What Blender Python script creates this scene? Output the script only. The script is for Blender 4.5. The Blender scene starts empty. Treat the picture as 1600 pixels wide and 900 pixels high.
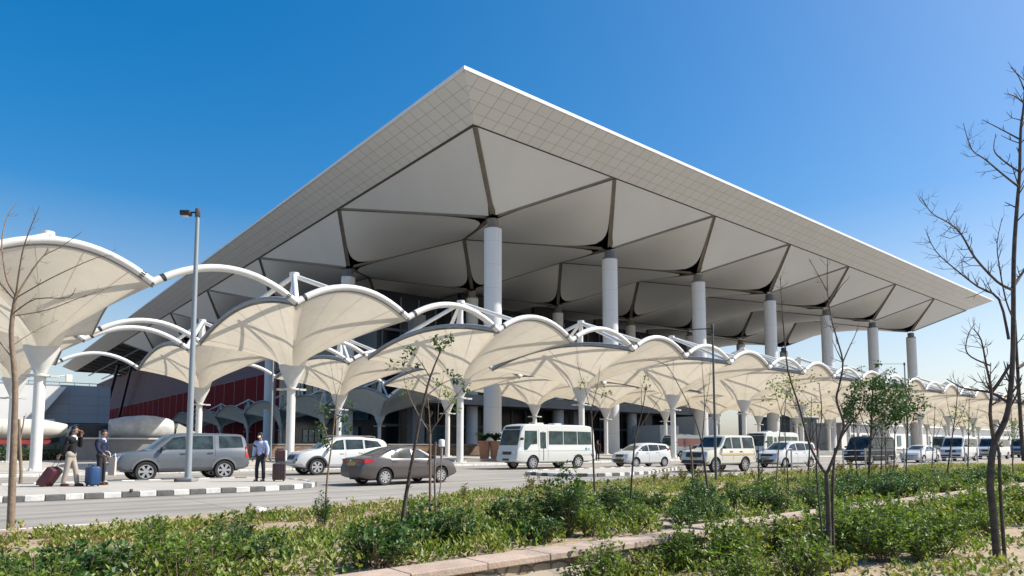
import bpy, bmesh, math, random
from mathutils import Vector, Matrix
from mathutils.bvhtree import BVHTree
R = random.Random(11)
SC = bpy.context.scene
COL = SC.collection
PI = math.pi
V = Vector

# ------------------------------------------------------------------ helpers
class MB:
    """collects faces, builds ONE mesh object"""
    def __init__(s): s.v = []; s.f = []; s.m = []; s.uv = None
    def add(s, vs, fs, m=0):
        o = len(s.v); s.v += [tuple(p) for p in vs]
        for f in fs: s.f.append(tuple(i + o for i in f)); s.m.append(m)
    def box(s, c, d, m=0, rz=0, bev=0.0):
        x, y, z = d[0] / 2, d[1] / 2, d[2] / 2
        M = Matrix.Rotation(rz, 3, 'Z') if not isinstance(rz, Matrix) else rz
        c = V(c)
        if bev <= 0:
            vs = [c + M @ V((a * x, b * y, e * z)) for a in (-1, 1) for b in (-1, 1) for e in (-1, 1)]
            s.add(vs, [(0, 1, 3, 2), (4, 6, 7, 5), (0, 4, 5, 1), (2, 3, 7, 6), (0, 2, 6, 4), (1, 5, 7, 3)], m)
        else:
            bm = bmesh.new(); bmesh.ops.create_cube(bm, size=1)
            for q in bm.verts: q.co = V((q.co.x * 2 * x, q.co.y * 2 * y, q.co.z * 2 * z))
            bmesh.ops.bevel(bm, geom=bm.edges[:], offset=bev, segments=2, affect='EDGES', profile=.5)
            bm.verts.index_update()
            s.add([c + M @ q.co for q in bm.verts], [[q.index for q in f.verts] for f in bm.faces], m); bm.free()
    def tube(s, pts, rad, n=8, m=0, cap=True):
        pts = [V(p) for p in pts]
        if not isinstance(rad, (list, tuple)): rad = [rad] * len(pts)
        vs = []; up = None
        for i, p in enumerate(pts):
            t = (pts[min(i + 1, len(pts) - 1)] - pts[max(i - 1, 0)])
            if t.length < 1e-9: t = V((0, 0, 1))
            t.normalize()
            if up is None:
                up = t.cross(V((0.123, .98, .05)))
                if up.length < .2: up = t.cross(V((1, 0, 0)))
            up = (up - t * up.dot(t)).normalized(); w = t.cross(up)
            for k in range(n):
                a = 2 * PI * k / n; vs.append(p + (up * math.cos(a) + w * math.sin(a)) * rad[i])
        fs = []
        for i in range(len(pts) - 1):
            for k in range(n):
                a = i * n + k; b = i * n + (k + 1) % n; fs.append((a, b, b + n, a + n))
        if cap: fs.append(tuple(range(n - 1, -1, -1))); fs.append(tuple(range((len(pts) - 1) * n, len(pts) * n)))
        s.add(vs, fs, m)
    def lathe(s, prof, n=24, m=0, M=None, cap=True):
        M = M or Matrix.Identity(4); vs = []
        for r, z in prof:
            for k in range(n):
                a = 2 * PI * k / n; vs.append(M @ V((r * math.cos(a), r * math.sin(a), z)))
        fs = []
        for i in range(len(prof) - 1):
            for k in range(n):
                a = i * n + k; b = i * n + (k + 1) % n; fs.append((a, b, b + n, a + n))
        if cap: fs.append(tuple(range(n - 1, -1, -1))); fs.append(tuple(range((len(prof) - 1) * n, len(prof) * n)))
        s.add(vs, fs, m)
    def ell(s, c, r, m=0, n=14, k=8):
        prof = [(max(1e-4, math.sin(PI * i / k)), -math.cos(PI * i / k)) for i in range(k + 1)]
        M = Matrix.Translation(c) @ Matrix.Diagonal((r[0], r[1], r[2], 1)); s.lathe(prof, n, m, M, False)
    def grid(s, P, m=0, closed=False):
        nr = len(P); nc = len(P[0]); vs = [p for row in P for p in row]; fs = []
        for i in range(nr - 1):
            for j in range(nc if closed else nc - 1):
                a = i * nc + j; b = i * nc + (j + 1) % nc; fs.append((a, b, b + nc, a + nc))
        s.add(vs, fs, m)
    def prism(s, poly, z0, z1, m=0):
        n = len(poly); vs = [(x, y, z0) for x, y in poly] + [(x, y, z1) for x, y in poly]
        s.add(vs, [tuple(range(n - 1, -1, -1)), tuple(range(n, 2 * n))] + [(i, (i + 1) % n, n + (i + 1) % n, n + i) for i in range(n)], m)
    def mesh(s, name, mats, smooth=None):
        me = bpy.data.meshes.new(name); me.from_pydata(s.v, [], s.f)
        for q in (mats if isinstance(mats, (list, tuple)) else [mats]): me.materials.append(q)
        me.polygons.foreach_set('material_index', s.m)
        if s.uv is not None:
            L = me.uv_layers.new(name='UVMap'); L.data.foreach_set('uv', [c for l in me.loops for c in s.uv[l.vertex_index]])
        if smooth is not None:
            me.polygons.foreach_set('use_smooth', [True] * len(s.f)); me.set_sharp_from_angle(angle=math.radians(smooth))
        me.update(); return me
    def build(s, name, mats, parent=None, smooth=None):
        return link(name, s.mesh(name, mats, smooth), parent)

def link(name, me, parent=None):
    o = bpy.data.objects.new(name, me); COL.objects.link(o)
    if parent is not None: o.parent = parent
    return o
def tag(o, label=None, cat=None, group=None, kind=None):
    if label: o['label'] = label
    if cat: o['category'] = cat
    if group: o['group'] = group
    if kind: o['kind'] = kind
    return o
def thing(name, label, cat, loc=(0, 0, 0), rz=0, group=None):
    o = bpy.data.objects.new(name, None); COL.objects.link(o); o.empty_display_size = .3
    o.location = loc; o.rotation_euler = (0, 0, rz); return tag(o, label, cat, group)
KIDS = {}
def copy_tree(o, parent=None):
    c = o.copy(); COL.objects.link(c)
    if parent is not None: c.parent = parent
    for ch in [q for q in COL.objects if q.parent == o]: copy_tree(ch, c)
    return c
ORD = ['first', 'second', 'third', 'fourth', 'fifth', 'sixth', 'seventh', 'eighth', 'ninth', 'tenth', 'eleventh', 'twelfth', 'thirteenth', 'fourteenth',
       'fifteenth', 'sixteenth', 'seventeenth', 'eighteenth', 'nineteenth', 'twentieth']

# ------------------------------------------------------------------ camera
F_PX, CY, PITCH, YAW, CH = 1043.5, 614.1, .0772, .8793, 1.5
FWD = V((math.cos(YAW), math.sin(YAW), 0)); RGT = V((math.sin(YAW), -math.cos(YAW), 0))
cd = bpy.data.cameras.new('camera'); cam = bpy.data.objects.new('camera', cd); COL.objects.link(cam)
cam.location = (0, 0, CH); cam.rotation_euler = (PI / 2 + PITCH, 0, YAW - PI / 2)
cd.sensor_width = 36; cd.lens = F_PX / 1600 * 36; cd.shift_y = (CY - 450) / 1600; cd.clip_start = .1; cd.clip_end = 6000
SC.camera = cam
def at(u, v, d):
    """point seen at pixel (u, v) of the survey photo, d metres ahead"""
    x = (u - 800) / F_PX; y = -(v - CY) / F_PX; c, s = math.cos(PITCH), math.sin(PITCH)
    r = FWD * (c - y * s) + RGT * x + V((0, 0, s + y * c))
    return V((0, 0, CH)) + r * (d / (c - y * s))

# ------------------------------------------------------------------ materials
def mat(name, col, rough=.6, metal=0, spec=.5, var=0, vs=3.0, col2=None, bump=0, bs=30, coat=0, stretch=None):
    m = bpy.data.materials.new(name); m.use_nodes = True; nt = m.node_tree; b = nt.nodes['Principled BSDF']
    b.inputs['Base Color'].default_value = (*col, 1); b.inputs['Roughness'].default_value = rough
    b.inputs['Metallic'].default_value = metal; b.inputs['Specular IOR Level'].default_value = spec
    if coat: b.inputs['Coat Weight'].default_value = coat; b.inputs['Coat Roughness'].default_value = .06
    if var or col2 or bump:
        tc = nt.nodes.new('ShaderNodeTexCoord'); src = tc.outputs['Object']
        if stretch:
            mp = nt.nodes.new('ShaderNodeMapping'); mp.inputs['Scale'].default_value = stretch
            nt.links.new(src, mp.inputs[0]); src = mp.outputs[0]
        if var or col2:
            n = nt.nodes.new('ShaderNodeTexNoise'); n.inputs['Scale'].default_value = vs; n.inputs['Detail'].default_value = 6
            n.inputs['Roughness'].default_value = .65
            nt.links.new(src, n.inputs['Vector'])
            rp = nt.nodes.new('ShaderNodeValToRGB'); c2 = col2 or tuple(max(0, c * (1 - var)) for c in col)
            c1 = col if col2 else tuple(min(1, c * (1 + var * .5)) for c in col)
            rp.color_ramp.elements[0].position = .33; rp.color_ramp.elements[1].position = .67
            rp.color_ramp.elements[0].color = (*c2, 1); rp.color_ramp.elements[1].color = (*c1, 1)
            nt.links.new(n.outputs[0], rp.inputs[0]); nt.links.new(rp.outputs[0], b.inputs['Base Color'])
        if bump:
            n2 = nt.nodes.new('ShaderNodeTexNoise'); n2.inputs['Scale'].default_value = bs; n2.inputs['Detail'].default_value = 4
            nt.links.new(src, n2.inputs['Vector']); bp = nt.nodes.new('ShaderNodeBump'); bp.inputs['Strength'].default_value = bump
            bp.inputs['Distance'].default_value = .05
            nt.links.new(n2.outputs[0], bp.inputs['Height']); nt.links.new(bp.outputs[0], b.inputs['Normal'])
    return m
def leafmat(name, c1, c2, trans=.35):
    m = bpy.data.materials.new(name); m.use_nodes = True; nt = m.node_tree; b = nt.nodes['Principled BSDF']
    b.inputs['Roughness'].default_value = .45; b.inputs['Specular IOR Level'].default_value = .4
    g = nt.nodes.new('ShaderNodeNewGeometry'); n = nt.nodes.new('ShaderNodeTexWhiteNoise') ; n.noise_dimensions = '1D'
    rp = nt.nodes.new('ShaderNodeValToRGB'); rp.color_ramp.elements[0].color = (*c1, 1); rp.color_ramp.elements[1].color = (*c2, 1)
    nt.links.new(g.outputs['Random Per Island'], rp.inputs[0]); nt.links.new(rp.outputs[0], b.inputs['Base Color'])
    t = nt.nodes.new('ShaderNodeBsdfTranslucent'); mx = nt.nodes.new('ShaderNodeMixShader'); mx.inputs[0].default_value = trans
    hs = nt.nodes.new('ShaderNodeHueSaturation'); hs.inputs['Value'].default_value = 1.5; hs.inputs['Saturation'].default_value = 1.1
    nt.links.new(rp.outputs[0], hs.inputs['Color']); nt.links.new(hs.outputs[0], t.inputs[0])
    nt.links.new(b.outputs[0], mx.inputs[1]); nt.links.new(t.outputs[0], mx.inputs[2]); nt.links.new(mx.outputs[0], nt.nodes['Material Output'].inputs[0])
    return m
def fabric(name, col, trans):
    m = mat(name, col, .75, spec=.2, var=.11, vs=.7, bump=.12, bs=2.2)
    nt = m.node_tree; b = nt.nodes['Principled BSDF']; t = nt.nodes.new('ShaderNodeBsdfTranslucent'); t.inputs[0].default_value = (.90, .81, .65, 1)
    mx = nt.nodes.new('ShaderNodeMixShader'); mx.inputs[0].default_value = trans
    nt.links.new(b.outputs[0], mx.inputs[1]); nt.links.new(t.outputs[0], mx.inputs[2]); nt.links.new(mx.outputs[0], nt.nodes['Material Output'].inputs[0])
    return m
def tiled(name, col, line, w, h, mortar=.03, var=.06, rough=.45, offs=0.0, coords='UV', spec=.4):
    m = bpy.data.materials.new(name); m.use_nodes = True; nt = m.node_tree; b = nt.nodes['Principled BSDF']
    b.inputs['Roughness'].default_value = rough; b.inputs['Specular IOR Level'].default_value = spec
    tc = nt.nodes.new('ShaderNodeTexCoord'); br = nt.nodes.new('ShaderNodeTexBrick'); br.offset = offs; br.squash = 1
    br.inputs['Scale'].default_value = 1; br.inputs['Brick Width'].default_value = w; br.inputs['Row Height'].default_value = h
    br.inputs['Mortar Size'].default_value = mortar; br.inputs['Mortar Smooth'].default_value = .1; br.inputs['Bias'].default_value = 0
    br.inputs['Color1'].default_value = (*col, 1); br.inputs['Color2'].default_value = (*[c * (1 - var) for c in col], 1); br.inputs['Mortar'].default_value = (*line, 1)
    nt.links.new(tc.outputs[coords], br.inputs['Vector']); nt.links.new(br.outputs['Color'], b.inputs['Base Color'])
    return m

M = {}
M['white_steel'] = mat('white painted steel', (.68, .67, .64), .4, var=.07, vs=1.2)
M['side_arch_shade'] = mat('grey shade tone of side arches', (.30, .30, .30), .6, var=.1)  # shade on the long side arch tubes, put into their colour as grey
M['fabric'] = fabric('canopy membrane', (.70, .655, .56), .21)
M['seam'] = mat('membrane seam', (.52, .48, .40), .8)
M['edge'] = mat('membrane edge cable', (.22, .21, .2), .7)
M['capital'] = mat('capital grey white paint', (.56, .56, .55), .5, var=.06)
M['black'] = mat('black marking', (.03, .03, .032), .6)
M['column'] = tiled('column cladding', (.60, .61, .62), (.44, .45, .46), 1.9, 3.2, .025, .04, .5)
M['soffit'] = mat('soffit sheet', (.53, .535, .535), .55, var=.07, vs=.06)
M['fascia'] = tiled('fascia panels', (.55, .555, .55), (.24, .24, .235), 1.9, 1.92, .035, .05, .5)
M['rim'] = mat('roof edge white aluminium', (.70, .70, .69), .4)
M['roof_top'] = mat('roof sheet', (.55, .55, .55), .6)
M['rib'] = mat('tan steel rib', (.17, .15, .125), .6, var=.2, vs=1.0)
M['dark'] = mat('dark recess', (.055, .05, .047), .85)
M['glass_dark'] = mat('dark facade glass', (.008, .011, .016), .25, spec=.25)
M['teal_glass'] = mat('teal window glass', (.035, .11, .135), .2, spec=.5)
M['mull'] = mat('facade mullion', (.10, .11, .125), .5)
M['red_wall'] = tiled('dark red cladding', (.17, .020, .024), (.33, .24, .25), 9.6, 40, .16, .1, .9, spec=.05)
M['mauve'] = tiled('mauve grey panels', (.20, .155, .175), (.15, .115, .13), 3.0, 1.6, .05, .06, .9, spec=.05)
M['concrete'] = mat('grey concrete', (.22, .22, .22), .8, var=.18, vs=.4)
M['bluegrey'] = tiled('blue grey cladding', (.30, .33, .37), (.22, .24, .27), 6, 2.2, .06, .08, .6)
M['white_wall'] = mat('white wall', (.72, .71, .68), .7, var=.06, vs=.2)

# world and sun
AZ = V((.82, -.57, 0)).normalized(); EL = math.radians(45)
w = bpy.data.worlds.new('World'); SC.world = w; w.use_nodes = True; nt = w.node_tree
bg = nt.nodes['Background']; sk = nt.nodes.new('ShaderNodeTexSky'); sk.sky_type = 'NISHITA'; sk.sun_disc = False
sk.sun_elevation = EL; sk.sun_rotation = math.atan2(AZ.x, AZ.y); sk.air_density = 1.0; sk.dust_density = 1.7; sk.ozone_density = 1.8; sk.altitude = 100
hs = nt.nodes.new('ShaderNodeHueSaturation'); hs.inputs['Saturation'].default_value = 1.72; hs.inputs['Hue'].default_value = .5
tcw = nt.nodes.new('ShaderNodeTexCoord'); sxw = nt.nodes.new('ShaderNodeSeparateXYZ'); mrw = nt.nodes.new('ShaderNodeMapRange')
nt.links.new(tcw.outputs['Generated'], sxw.inputs[0]); nt.links.new(sxw.outputs['Z'], mrw.inputs['Value'])
mrw.inputs['From Min'].default_value = .03; mrw.inputs['From Max'].default_value = .32; mrw.inputs['To Min'].default_value = .75; mrw.inputs['To Max'].default_value = 1.75; nt.links.new(mrw.outputs[0], hs.inputs['Saturation'])
ga = nt.nodes.new('ShaderNodeGamma'); ga.inputs[1].default_value = .8; nt.links.new(sk.outputs[0], ga.inputs[0]); nt.links.new(ga.outputs[0], hs.inputs['Color']); nt.links.new(hs.outputs[0], bg.inputs[0]); bg.inputs[1].default_value = .13
sd = bpy.data.lights.new('sun', 'SUN'); sun = bpy.data.objects.new('sun', sd); COL.objects.link(sun)
sd.energy = 4.2; sd.angle = math.radians(.53); sd.color = (1, .95, .87)
ld = -(AZ * math.cos(EL) + V((0, 0, math.sin(EL)))); sun.rotation_euler = ld.to_track_quat('-Z', 'Y').to_euler(); sun.location = (0, 0, 100)
SC.view_settings.view_transform = 'Standard'; SC.view_settings.look = 'None'; SC.view_settings.exposure = 0.8; SC.view_settings.gamma = 1

# ------------------------------------------------------------------ ground, road, islands, pavement
def road_mat():
    m = mat('worn concrete road', (.37, .34, .295), .85, col2=(.29, .27, .235), vs=.35, bump=.15, bs=40)
    nt = m.node_tree; b = nt.nodes['Principled BSDF']; rp = [n for n in nt.nodes if n.type == 'VALTORGB'][0]
    tc = [n for n in nt.nodes if n.type == 'TEX_COORD'][0]
    mp = nt.nodes.new('ShaderNodeMapping'); mp.inputs['Scale'].default_value = (.035, .9, 1)
    n = nt.nodes.new('ShaderNodeTexNoise'); n.inputs['Scale'].default_value = 1.3; n.inputs['Detail'].default_value = 5
    nt.links.new(tc.outputs['Object'], mp.inputs[0]); nt.links.new(mp.outputs[0], n.inputs['Vector'])
    r2 = nt.nodes.new('ShaderNodeValToRGB'); r2.color_ramp.elements[0].position = .38; r2.color_ramp.elements[1].position = .6
    r2.color_ramp.elements[0].color = (.58, .57, .56, 1); r2.color_ramp.elements[1].color = (1, 1, 1, 1)
    nt.links.new(n.outputs[0], r2.inputs[0])
    mx = nt.nodes.new('ShaderNodeMix'); mx.data_type = 'RGBA'; mx.blend_type = 'MULTIPLY'; mx.inputs[0].default_value = .8
    nt.links.new(rp.outputs[0], mx.inputs[6]); nt.links.new(r2.outputs[0], mx.inputs[7])
    br = nt.nodes.new('ShaderNodeTexBrick'); br.offset = 0; br.inputs['Scale'].default_value = 1; br.inputs['Brick Width'].default_value = 5.0
    br.inputs['Row Height'].default_value = 3.6; br.inputs['Mortar Size'].default_value = .018; br.inputs['Mortar Smooth'].default_value = .3
    br.inputs['Color1'].default_value = (1, 1, 1, 1); br.inputs['Color2'].default_value = (.92, .92, .92, 1); br.inputs['Mortar'].default_value = (.5, .49, .47, 1)
    nt.links.new(tc.outputs['Object'], br.inputs['Vector'])
    m2 = nt.nodes.new('ShaderNodeMix'); m2.data_type = 'RGBA'; m2.blend_type = 'MULTIPLY'; m2.inputs[0].default_value = 1
    nt.links.new(mx.outputs[2], m2.inputs[6]); nt.links.new(br.outputs['Color'], m2.inputs[7]); nt.links.new(m2.outputs[2], b.inputs['Base Color'])
    return m
M['road'] = road_mat()
M['sand'] = mat('sandy soil', (.40, .31, .20), .95, col2=(.26, .195, .125), vs=2.2, bump=.6, bs=14)
M['dust'] = mat('dusty ground', (.36, .31, .24), .95, col2=(.30, .26, .2), vs=.2)
M['pave'] = tiled('pavement slabs', (.42, .39, .34), (.30, .28, .25), 1.2, 1.2, .012, .08, .85, coords='Object')
M['kerb_w'] = mat('white kerb paint', (.66, .65, .61), .8, var=.25, vs=5, bump=.1)
M['kerb_k'] = mat('dark kerb paint', (.13, .13, .125), .8, var=.35, vs=5, bump=.1)

b = MB(); b.add([(-2500, -300, -.012), (3500, -300, -.012), (3500, 3500, -.012), (-2500, 3500, -.012)], [(0, 1, 2, 3)])
# ground lies below the garden side too
b.v = [(x, y, -.9) if False else (x, y, z) for x, y, z in b.v]
gd = MB()
gd.grid([[V((x, y, z)) for x in (-2500, -60, 0, 60, 200, 3500)] for y, z in ((-300, -.42), (5.9, -.36), (6.2, -.03), (40, -.012), (3500, -.012))])
tag(gd.build('ground', M['dust']), kind='structure')
b = MB(); b.grid([[(x, y, 0) for x in (-120, 0, 60, 420)] for y in (14.2, 26, 38.6)]); tag(b.build('road', M['road']), kind='structure')
b = MB(); b.grid([[(x, y, .13) for x in (-120, 0, 60, 420)] for y in (38.2, 60, 92, 120)]); b.grid([[(-120, 38.2, z), (420, 38.2, z)] for z in (0, .13)])
tag(b.build('pavement', M['pave']), kind='structure')
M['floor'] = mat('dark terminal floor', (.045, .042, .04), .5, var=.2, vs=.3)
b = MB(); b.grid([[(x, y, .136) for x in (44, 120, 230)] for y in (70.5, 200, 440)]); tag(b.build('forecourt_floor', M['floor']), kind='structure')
def kerb_line(pts, step=.45, name='kerb', solid=None):
    """a run of kerb stones, alternately dark and white, along a polyline"""
    b = MB(); L = 0; seg = []
    for i in range(len(pts) - 1):
        a, c = V((*pts[i], 0)), V((*pts[i + 1], 0)); d = (c - a).length; n = max(1, round(d / step))
        for k in range(n): seg.append((a.lerp(c, k / n), a.lerp(c, (k + 1) / n)))
    for i, (a, c) in enumerate(seg):
        d = c - a; ang = math.atan2(d.y, d.x)
        b.box((a + c) / 2 + V((0, 0, .08 + R.uniform(-.004, .004))), (d.length - .015, .2, .16), (i % 2) if solid is None else solid, ang, .018)
    return tag(b.build(name, [M['kerb_w'], M['kerb_k']]), kind='structure')
isl1 = [(-30, 21.9)] + [(7.7, 21.9)] + [(7.7 + 2.6 * math.sin(a), 24.5 - 2.6 * math.cos(a)) for a in (.4, .8, 1.2, 1.57)] + [(10.3, 26.5), (9.7, 28.2), (8, 29)] + [(-30, 29)]
isl2 = [(21.8, 23.6), (22.1, 22.6), (23.2, 21.8), (24.5, 21.6), (27, 21.9), (30.2, 23.4), (33, 24.6), (33, 27), (24, 27), (22, 25.4), (21.8, 23.6)]
for p, nm in ((isl1, 'traffic_island'), (isl2, 'traffic_island')):
    b = MB(); b.prism(p if p[0] != p[-1] else p[:-1], 0.01, .135); tag(b.build(nm, M['pave']), kind='structure')
    kerb_line(p)
kerb_line([(-60, 38.15), (140, 38.15)], 1.0, 'kerb', 0)
kerb_line([(-30, 14.1), (2, 14.35), (8, 15.4), (13, 16.0), (22, 17.8), (30, 18.2), (60, 17.5), (110, 17.5)], 1.0, 'kerb', 0).location.z = -.1
# planting bed (raised soil) and garden soil
b = MB()
xs = [-30 + i * 1.1 for i in range(140)]
def bed_far(x): return 14.0 if x < 2 else (14.25 + (x - 2) * .17 if x < 22 else 17.5)
rows = []
for j in range(15):
    t = j / 14; rows.append([(x, 6.55 + (bed_far(x) - 6.55) * t, .09 + R.uniform(-.03, .05) * math.sin(PI * t)) for x in xs])
b.grid(rows); tag(b.build('planting_bed', M['sand'], smooth=60), kind='structure')
b = MB()
b.grid([[(x, y, -.27 + R.uniform(-.05, .05)) for x in [-6 + i * .8 for i in range(90)]] for y in [-3 + .7 * i for i in range(14)]])
tag(b.build('garden_soil', M['sand'], smooth=60), kind='structure')
# ------------------------------------------------------------------ terminal building
term = thing('terminal_building', 'huge airport terminal with a flat white overhanging roof on tall round columns', 'building', (45, 62, 0))
TO = V((45, 62, 0))
def rel(mb):
    mb.v = [(x - TO.x, y - TO.y, z - TO.z) for x, y, z in mb.v]; return mb
BX, BY, NI, NJ = 24.63, 36.72, 7, 10
VX0, VY0, ZE, ZH = 45.4, 61.8, 39.3, 32.3
OX0, OY0, ZO = 40.3, 56.7, 41.9
VX1, VY1 = VX0 + NI * BX, VY0 + NJ * BY - 18
OX1, OY1 = VX1 + 5.1, VY1 + 5.1
slab = MB(); slab.box(((OX0 + OX1) / 2, (OY0 + OY1) / 2, ZO + .75), (OX1 - OX0 - 5, OY1 - OY0 - 5, .6)); slab.box(((OX0 + OX1) / 2, (OY0 + OY1) / 2, ZO + .2), (OX1 - OX0 - .1, OY1 - OY0 - .1, .36)); roof = rel(slab).build('roof', M['roof_top'], term)
rm = MB()
for (a, c, d) in (((OX0 - .12, OY0 - .12), (OX1 + .12, OY0 - .12), 0), ((OX1 + .12, OY0 - .12), (OX1 + .12, OY1 + .12), 1), ((OX1 + .12, OY1 + .12), (OX0 - .12, OY1 + .12), 0), ((OX0 - .12, OY1 + .12), (OX0 - .12, OY0 - .12), 1)):
    mid = ((a[0] + c[0]) / 2, (a[1] + c[1]) / 2, ZO + .19); L = abs(a[0] - c[0]) + abs(a[1] - c[1])
    rm.box(mid, (L + .2, .2, .38) if d == 0 else (.2, L - .3, .38))
rel(rm).build('roof_edge', M['rim'], roof)
def fascia(p0, p1, q1, q0):
    f = MB(); L = (V(p1) - V(p0)).length; n = 40
    o0 = (V(q0) - V(p0)).dot((V(p1) - V(p0)).normalized()); o1 = (V(q1) - V(p0)).dot((V(p1) - V(p0)).normalized())
    P = [[V(p0).lerp(V(p1), i / n) for i in range(n + 1)], [V(q0).lerp(V(q1), i / n) for i in range(n + 1)]]
    f.grid(P); f.uv = [(L * i / n, 0) for i in range(n + 1)] + [(o0 + (o1 - o0) * i / n, 7.68) for i in range(n + 1)]
    rel(f).build('fascia', M['fascia'], roof)
A, B_, C_, D_ = (OX0, OY0, ZO), (OX1, OY0, ZO), (OX1, OY1, ZO), (OX0, OY1, ZO)
a, b_, c_, d_ = (VX0, VY0, ZE), (VX1, VY0, ZE), (VX1, VY1, ZE), (VX0, VY1, ZE)
fascia(A, B_, b_, a); fascia(B_, C_, c_, b_); fascia(C_, D_, d_, c_); fascia(D_, A, a, d_)
# dark lining above the soffit, dark line along the inner edge of the fascia
ln = MB(); ln.box(((VX0 + VX1) / 2, (VY0 + VY1) / 2, ZE + .95), (VX1 - VX0 + 1.2, VY1 - VY0 + 1.2, .12)); rel(ln).build('lining', M['dark'], roof)
tm_ = MB()
for (p, q_, wd) in (((VX0, VY0), (VX1, VY0), .16), ((VX0, VY0), (VX0, VY1), .42)):
    dx, dy = q_[0] - p[0], q_[1] - p[1]; tm_.box(((p[0] + q_[0]) / 2 - (0 if dx else .0), (p[1] + q_[1]) / 2, ZE + .02), (dx or wd, dy or wd, .2))
rel(tm_).build('edge_gap', M['dark'], roof)
HX = [54.6, 78.0, 101.6, 126.2, 150.7, 175.3, 200.0]
def head(i, j):
    x = HX[i]
    if i == 0 and j >= 1: x = 51.2
    return V((x, 70 + BY * j, ZH))
EXPOSED = 6
def lerp2(a, b, t): return a + (b - a) * t
HEADS = {}
for j in range(NJ):
    for i in range(NI):
        h = head(i, j)
        if h.y > VY1 - 4: continue
        if i >= 1 and j >= 5: continue        # deep under the roof, behind the halls: nothing of them shows
        x0, x1 = VX0 + i * BX, VX0 + (i + 1) * BX; y0, y1 = VY0 + j * BY, min(VY0 + (j + 1) * BY, VY1)
        cor = [V((x0, y0, ZE)), V((x1, y0, ZE)), V((x1, y1, ZE)), V((x0, y1, ZE))]
        if not (j >= EXPOSED and i == 0):
            HEADS[(i, j)] = h
            rb = MB()
            for k in range(4):
                d = (cor[k] - h); d2 = V((d.x, d.y, 0)).normalized(); n = V((-d2.y, d2.x, 0))
                for off, wd_, z0_, hh in ((-.25, .06, -.1, .34), (.25, .06, -.1, .34), (0, .2, .06, .12)):
                    p0 = h.lerp(cor[k], .04) + n * off + V((0, 0, z0_)); p1 = h.lerp(cor[k], .985) + n * off + V((0, 0, z0_)); w_ = n * wd_; u_ = V((0, 0, hh))
                    rb.grid([[p - w_, p + w_, p + w_ + u_, p - w_ + u_] for p in (p0, p1)], 0, True)
            rel(rb).build('rib', M['rib'], roof)
        if j > 5 or (i == 0 and j > 2): continue
        cb = MB(); n = 32; zs = [0.1, 6, 12, 18, 24, 30.2, 30.6]; 
        cb.uv = []
        P = []
        for z in zs: P.append([V((h.x + 1.2 * math.cos(2 * PI * q / n), h.y + 1.2 * math.sin(2 * PI * q / n), z)) for q in range(n + 1)]); cb.uv += [(2 * PI * 1.2 * q / n, z) for q in range(n + 1)]
        cb.grid(P); rel(cb); colo = cb.build('column', M['column'], term, smooth=60)
        nk = MB(); Mx = Matrix.Translation((h.x, h.y, 0)); nk.lathe([(1.14, 30.61), (1.14, 30.9), (.8, 30.95), (.8, 32.0), (.5, 32.1)], 24, 0, Mx); rel(nk).build('column_head', [M['rib'] if (i + j) % 2 == 0 else M['mull']], colo, smooth=40)
# soffit sheets: each spans from one column head over the high points to the next head, straight along its edges
def gap(t): return .016 + .07 * math.exp(-t * 10)
def sheet(h1, A_, h2, B2):
    s = MB(); N = 14; P = []
    for a in range(N + 1):
        row = []
        for c in range(N + 1):
            u, v = a / N, c / N
            if h2 is not None:
                uu = lerp2(gap(v), 1 - gap(1 - v), u); vv = lerp2(gap(u), 1 - gap(1 - u), v)
                row.append(h1 * ((1 - uu) * (1 - vv)) + A_ * (uu * (1 - vv)) + h2 * (uu * vv) + B2 * ((1 - uu) * vv))
            else:
                t = .05 + .945 * u; g = min(.9, (.4 + 1.3 * math.exp(-t * 9)) / ((A_ - B2).length * t / 1.5)); w_ = .5 + (v - .5) * (1 - g)
                row.append(h1.lerp(A_.lerp(B2, w_), t))
        P.append(row)
    s.grid(P); s.v = [(x, y, z - .06) for x, y, z in s.v]; rel(s).build('soffit_panel', M['soffit'], roof, smooth=60)
for (i, j), h in HEADS.items():
    x0, x1 = VX0 + i * BX, VX0 + (i + 1) * BX; y0, y1 = VY0 + j * BY, min(VY0 + (j + 1) * BY, VY1)
    c00, c10, c11, c01 = V((x0, y0, ZE)), V((x1, y0, ZE)), V((x1, y1, ZE)), V((x0, y1, ZE))
    if (i + 1, j) in HEADS: sheet(h, c10, HEADS[(i + 1, j)], c11)
    else: sheet(h, c10, None, c11)
    if (i, j + 1) in HEADS: sheet(h, c11, HEADS[(i, j + 1)], c01)
    else: sheet(h, c11, None, c01)
    if i == 0: sheet(h, c01, None, c00)
    if j == 0: sheet(h, c00, None, c10)
# open girders where the soffit is missing at the far end of the left edge
tr = MB()
for yy in range(0, 9):
    y = VY0 + BY * EXPOSED + 3 + yy * 12
    if y > VY1: break
    for (x0, z0, x1, z1) in ((VX0, ZE, VX0 + 22, ZE - 5), (VX0, ZE - .4, VX0 + 22, ZE - .4), (VX0 + 6, ZE - .4, VX0 + 6, ZE - 1.6), (VX0 + 12, ZE - .4, VX0 + 12, ZE - 3), (VX0 + 18, ZE - .4, VX0 + 18, ZE - 4.2)):
        tr.tube([(x0, y, z0), (x1, y, z1)], .35, 6)
for x, z in ((VX0 + 6, ZE - 1.6), (VX0 + 12, ZE - 3), (VX0 + 21, ZE - 5)): tr.tube([(x, VY0 + BY * EXPOSED, z), (x, VY1, z)], .3, 6)
rel(tr).build('open_girder', M['mull'], roof)
st = MB(); st.tube([(52, 330, 36), (53, 385, 4)], .65, 8); st.tube([(57, 330, 36), (60, 385, 4)], .55, 8); rel(st).build('raking_strut', mat('navy steel', (.02, .022, .05), .5), term, smooth=60)
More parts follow.
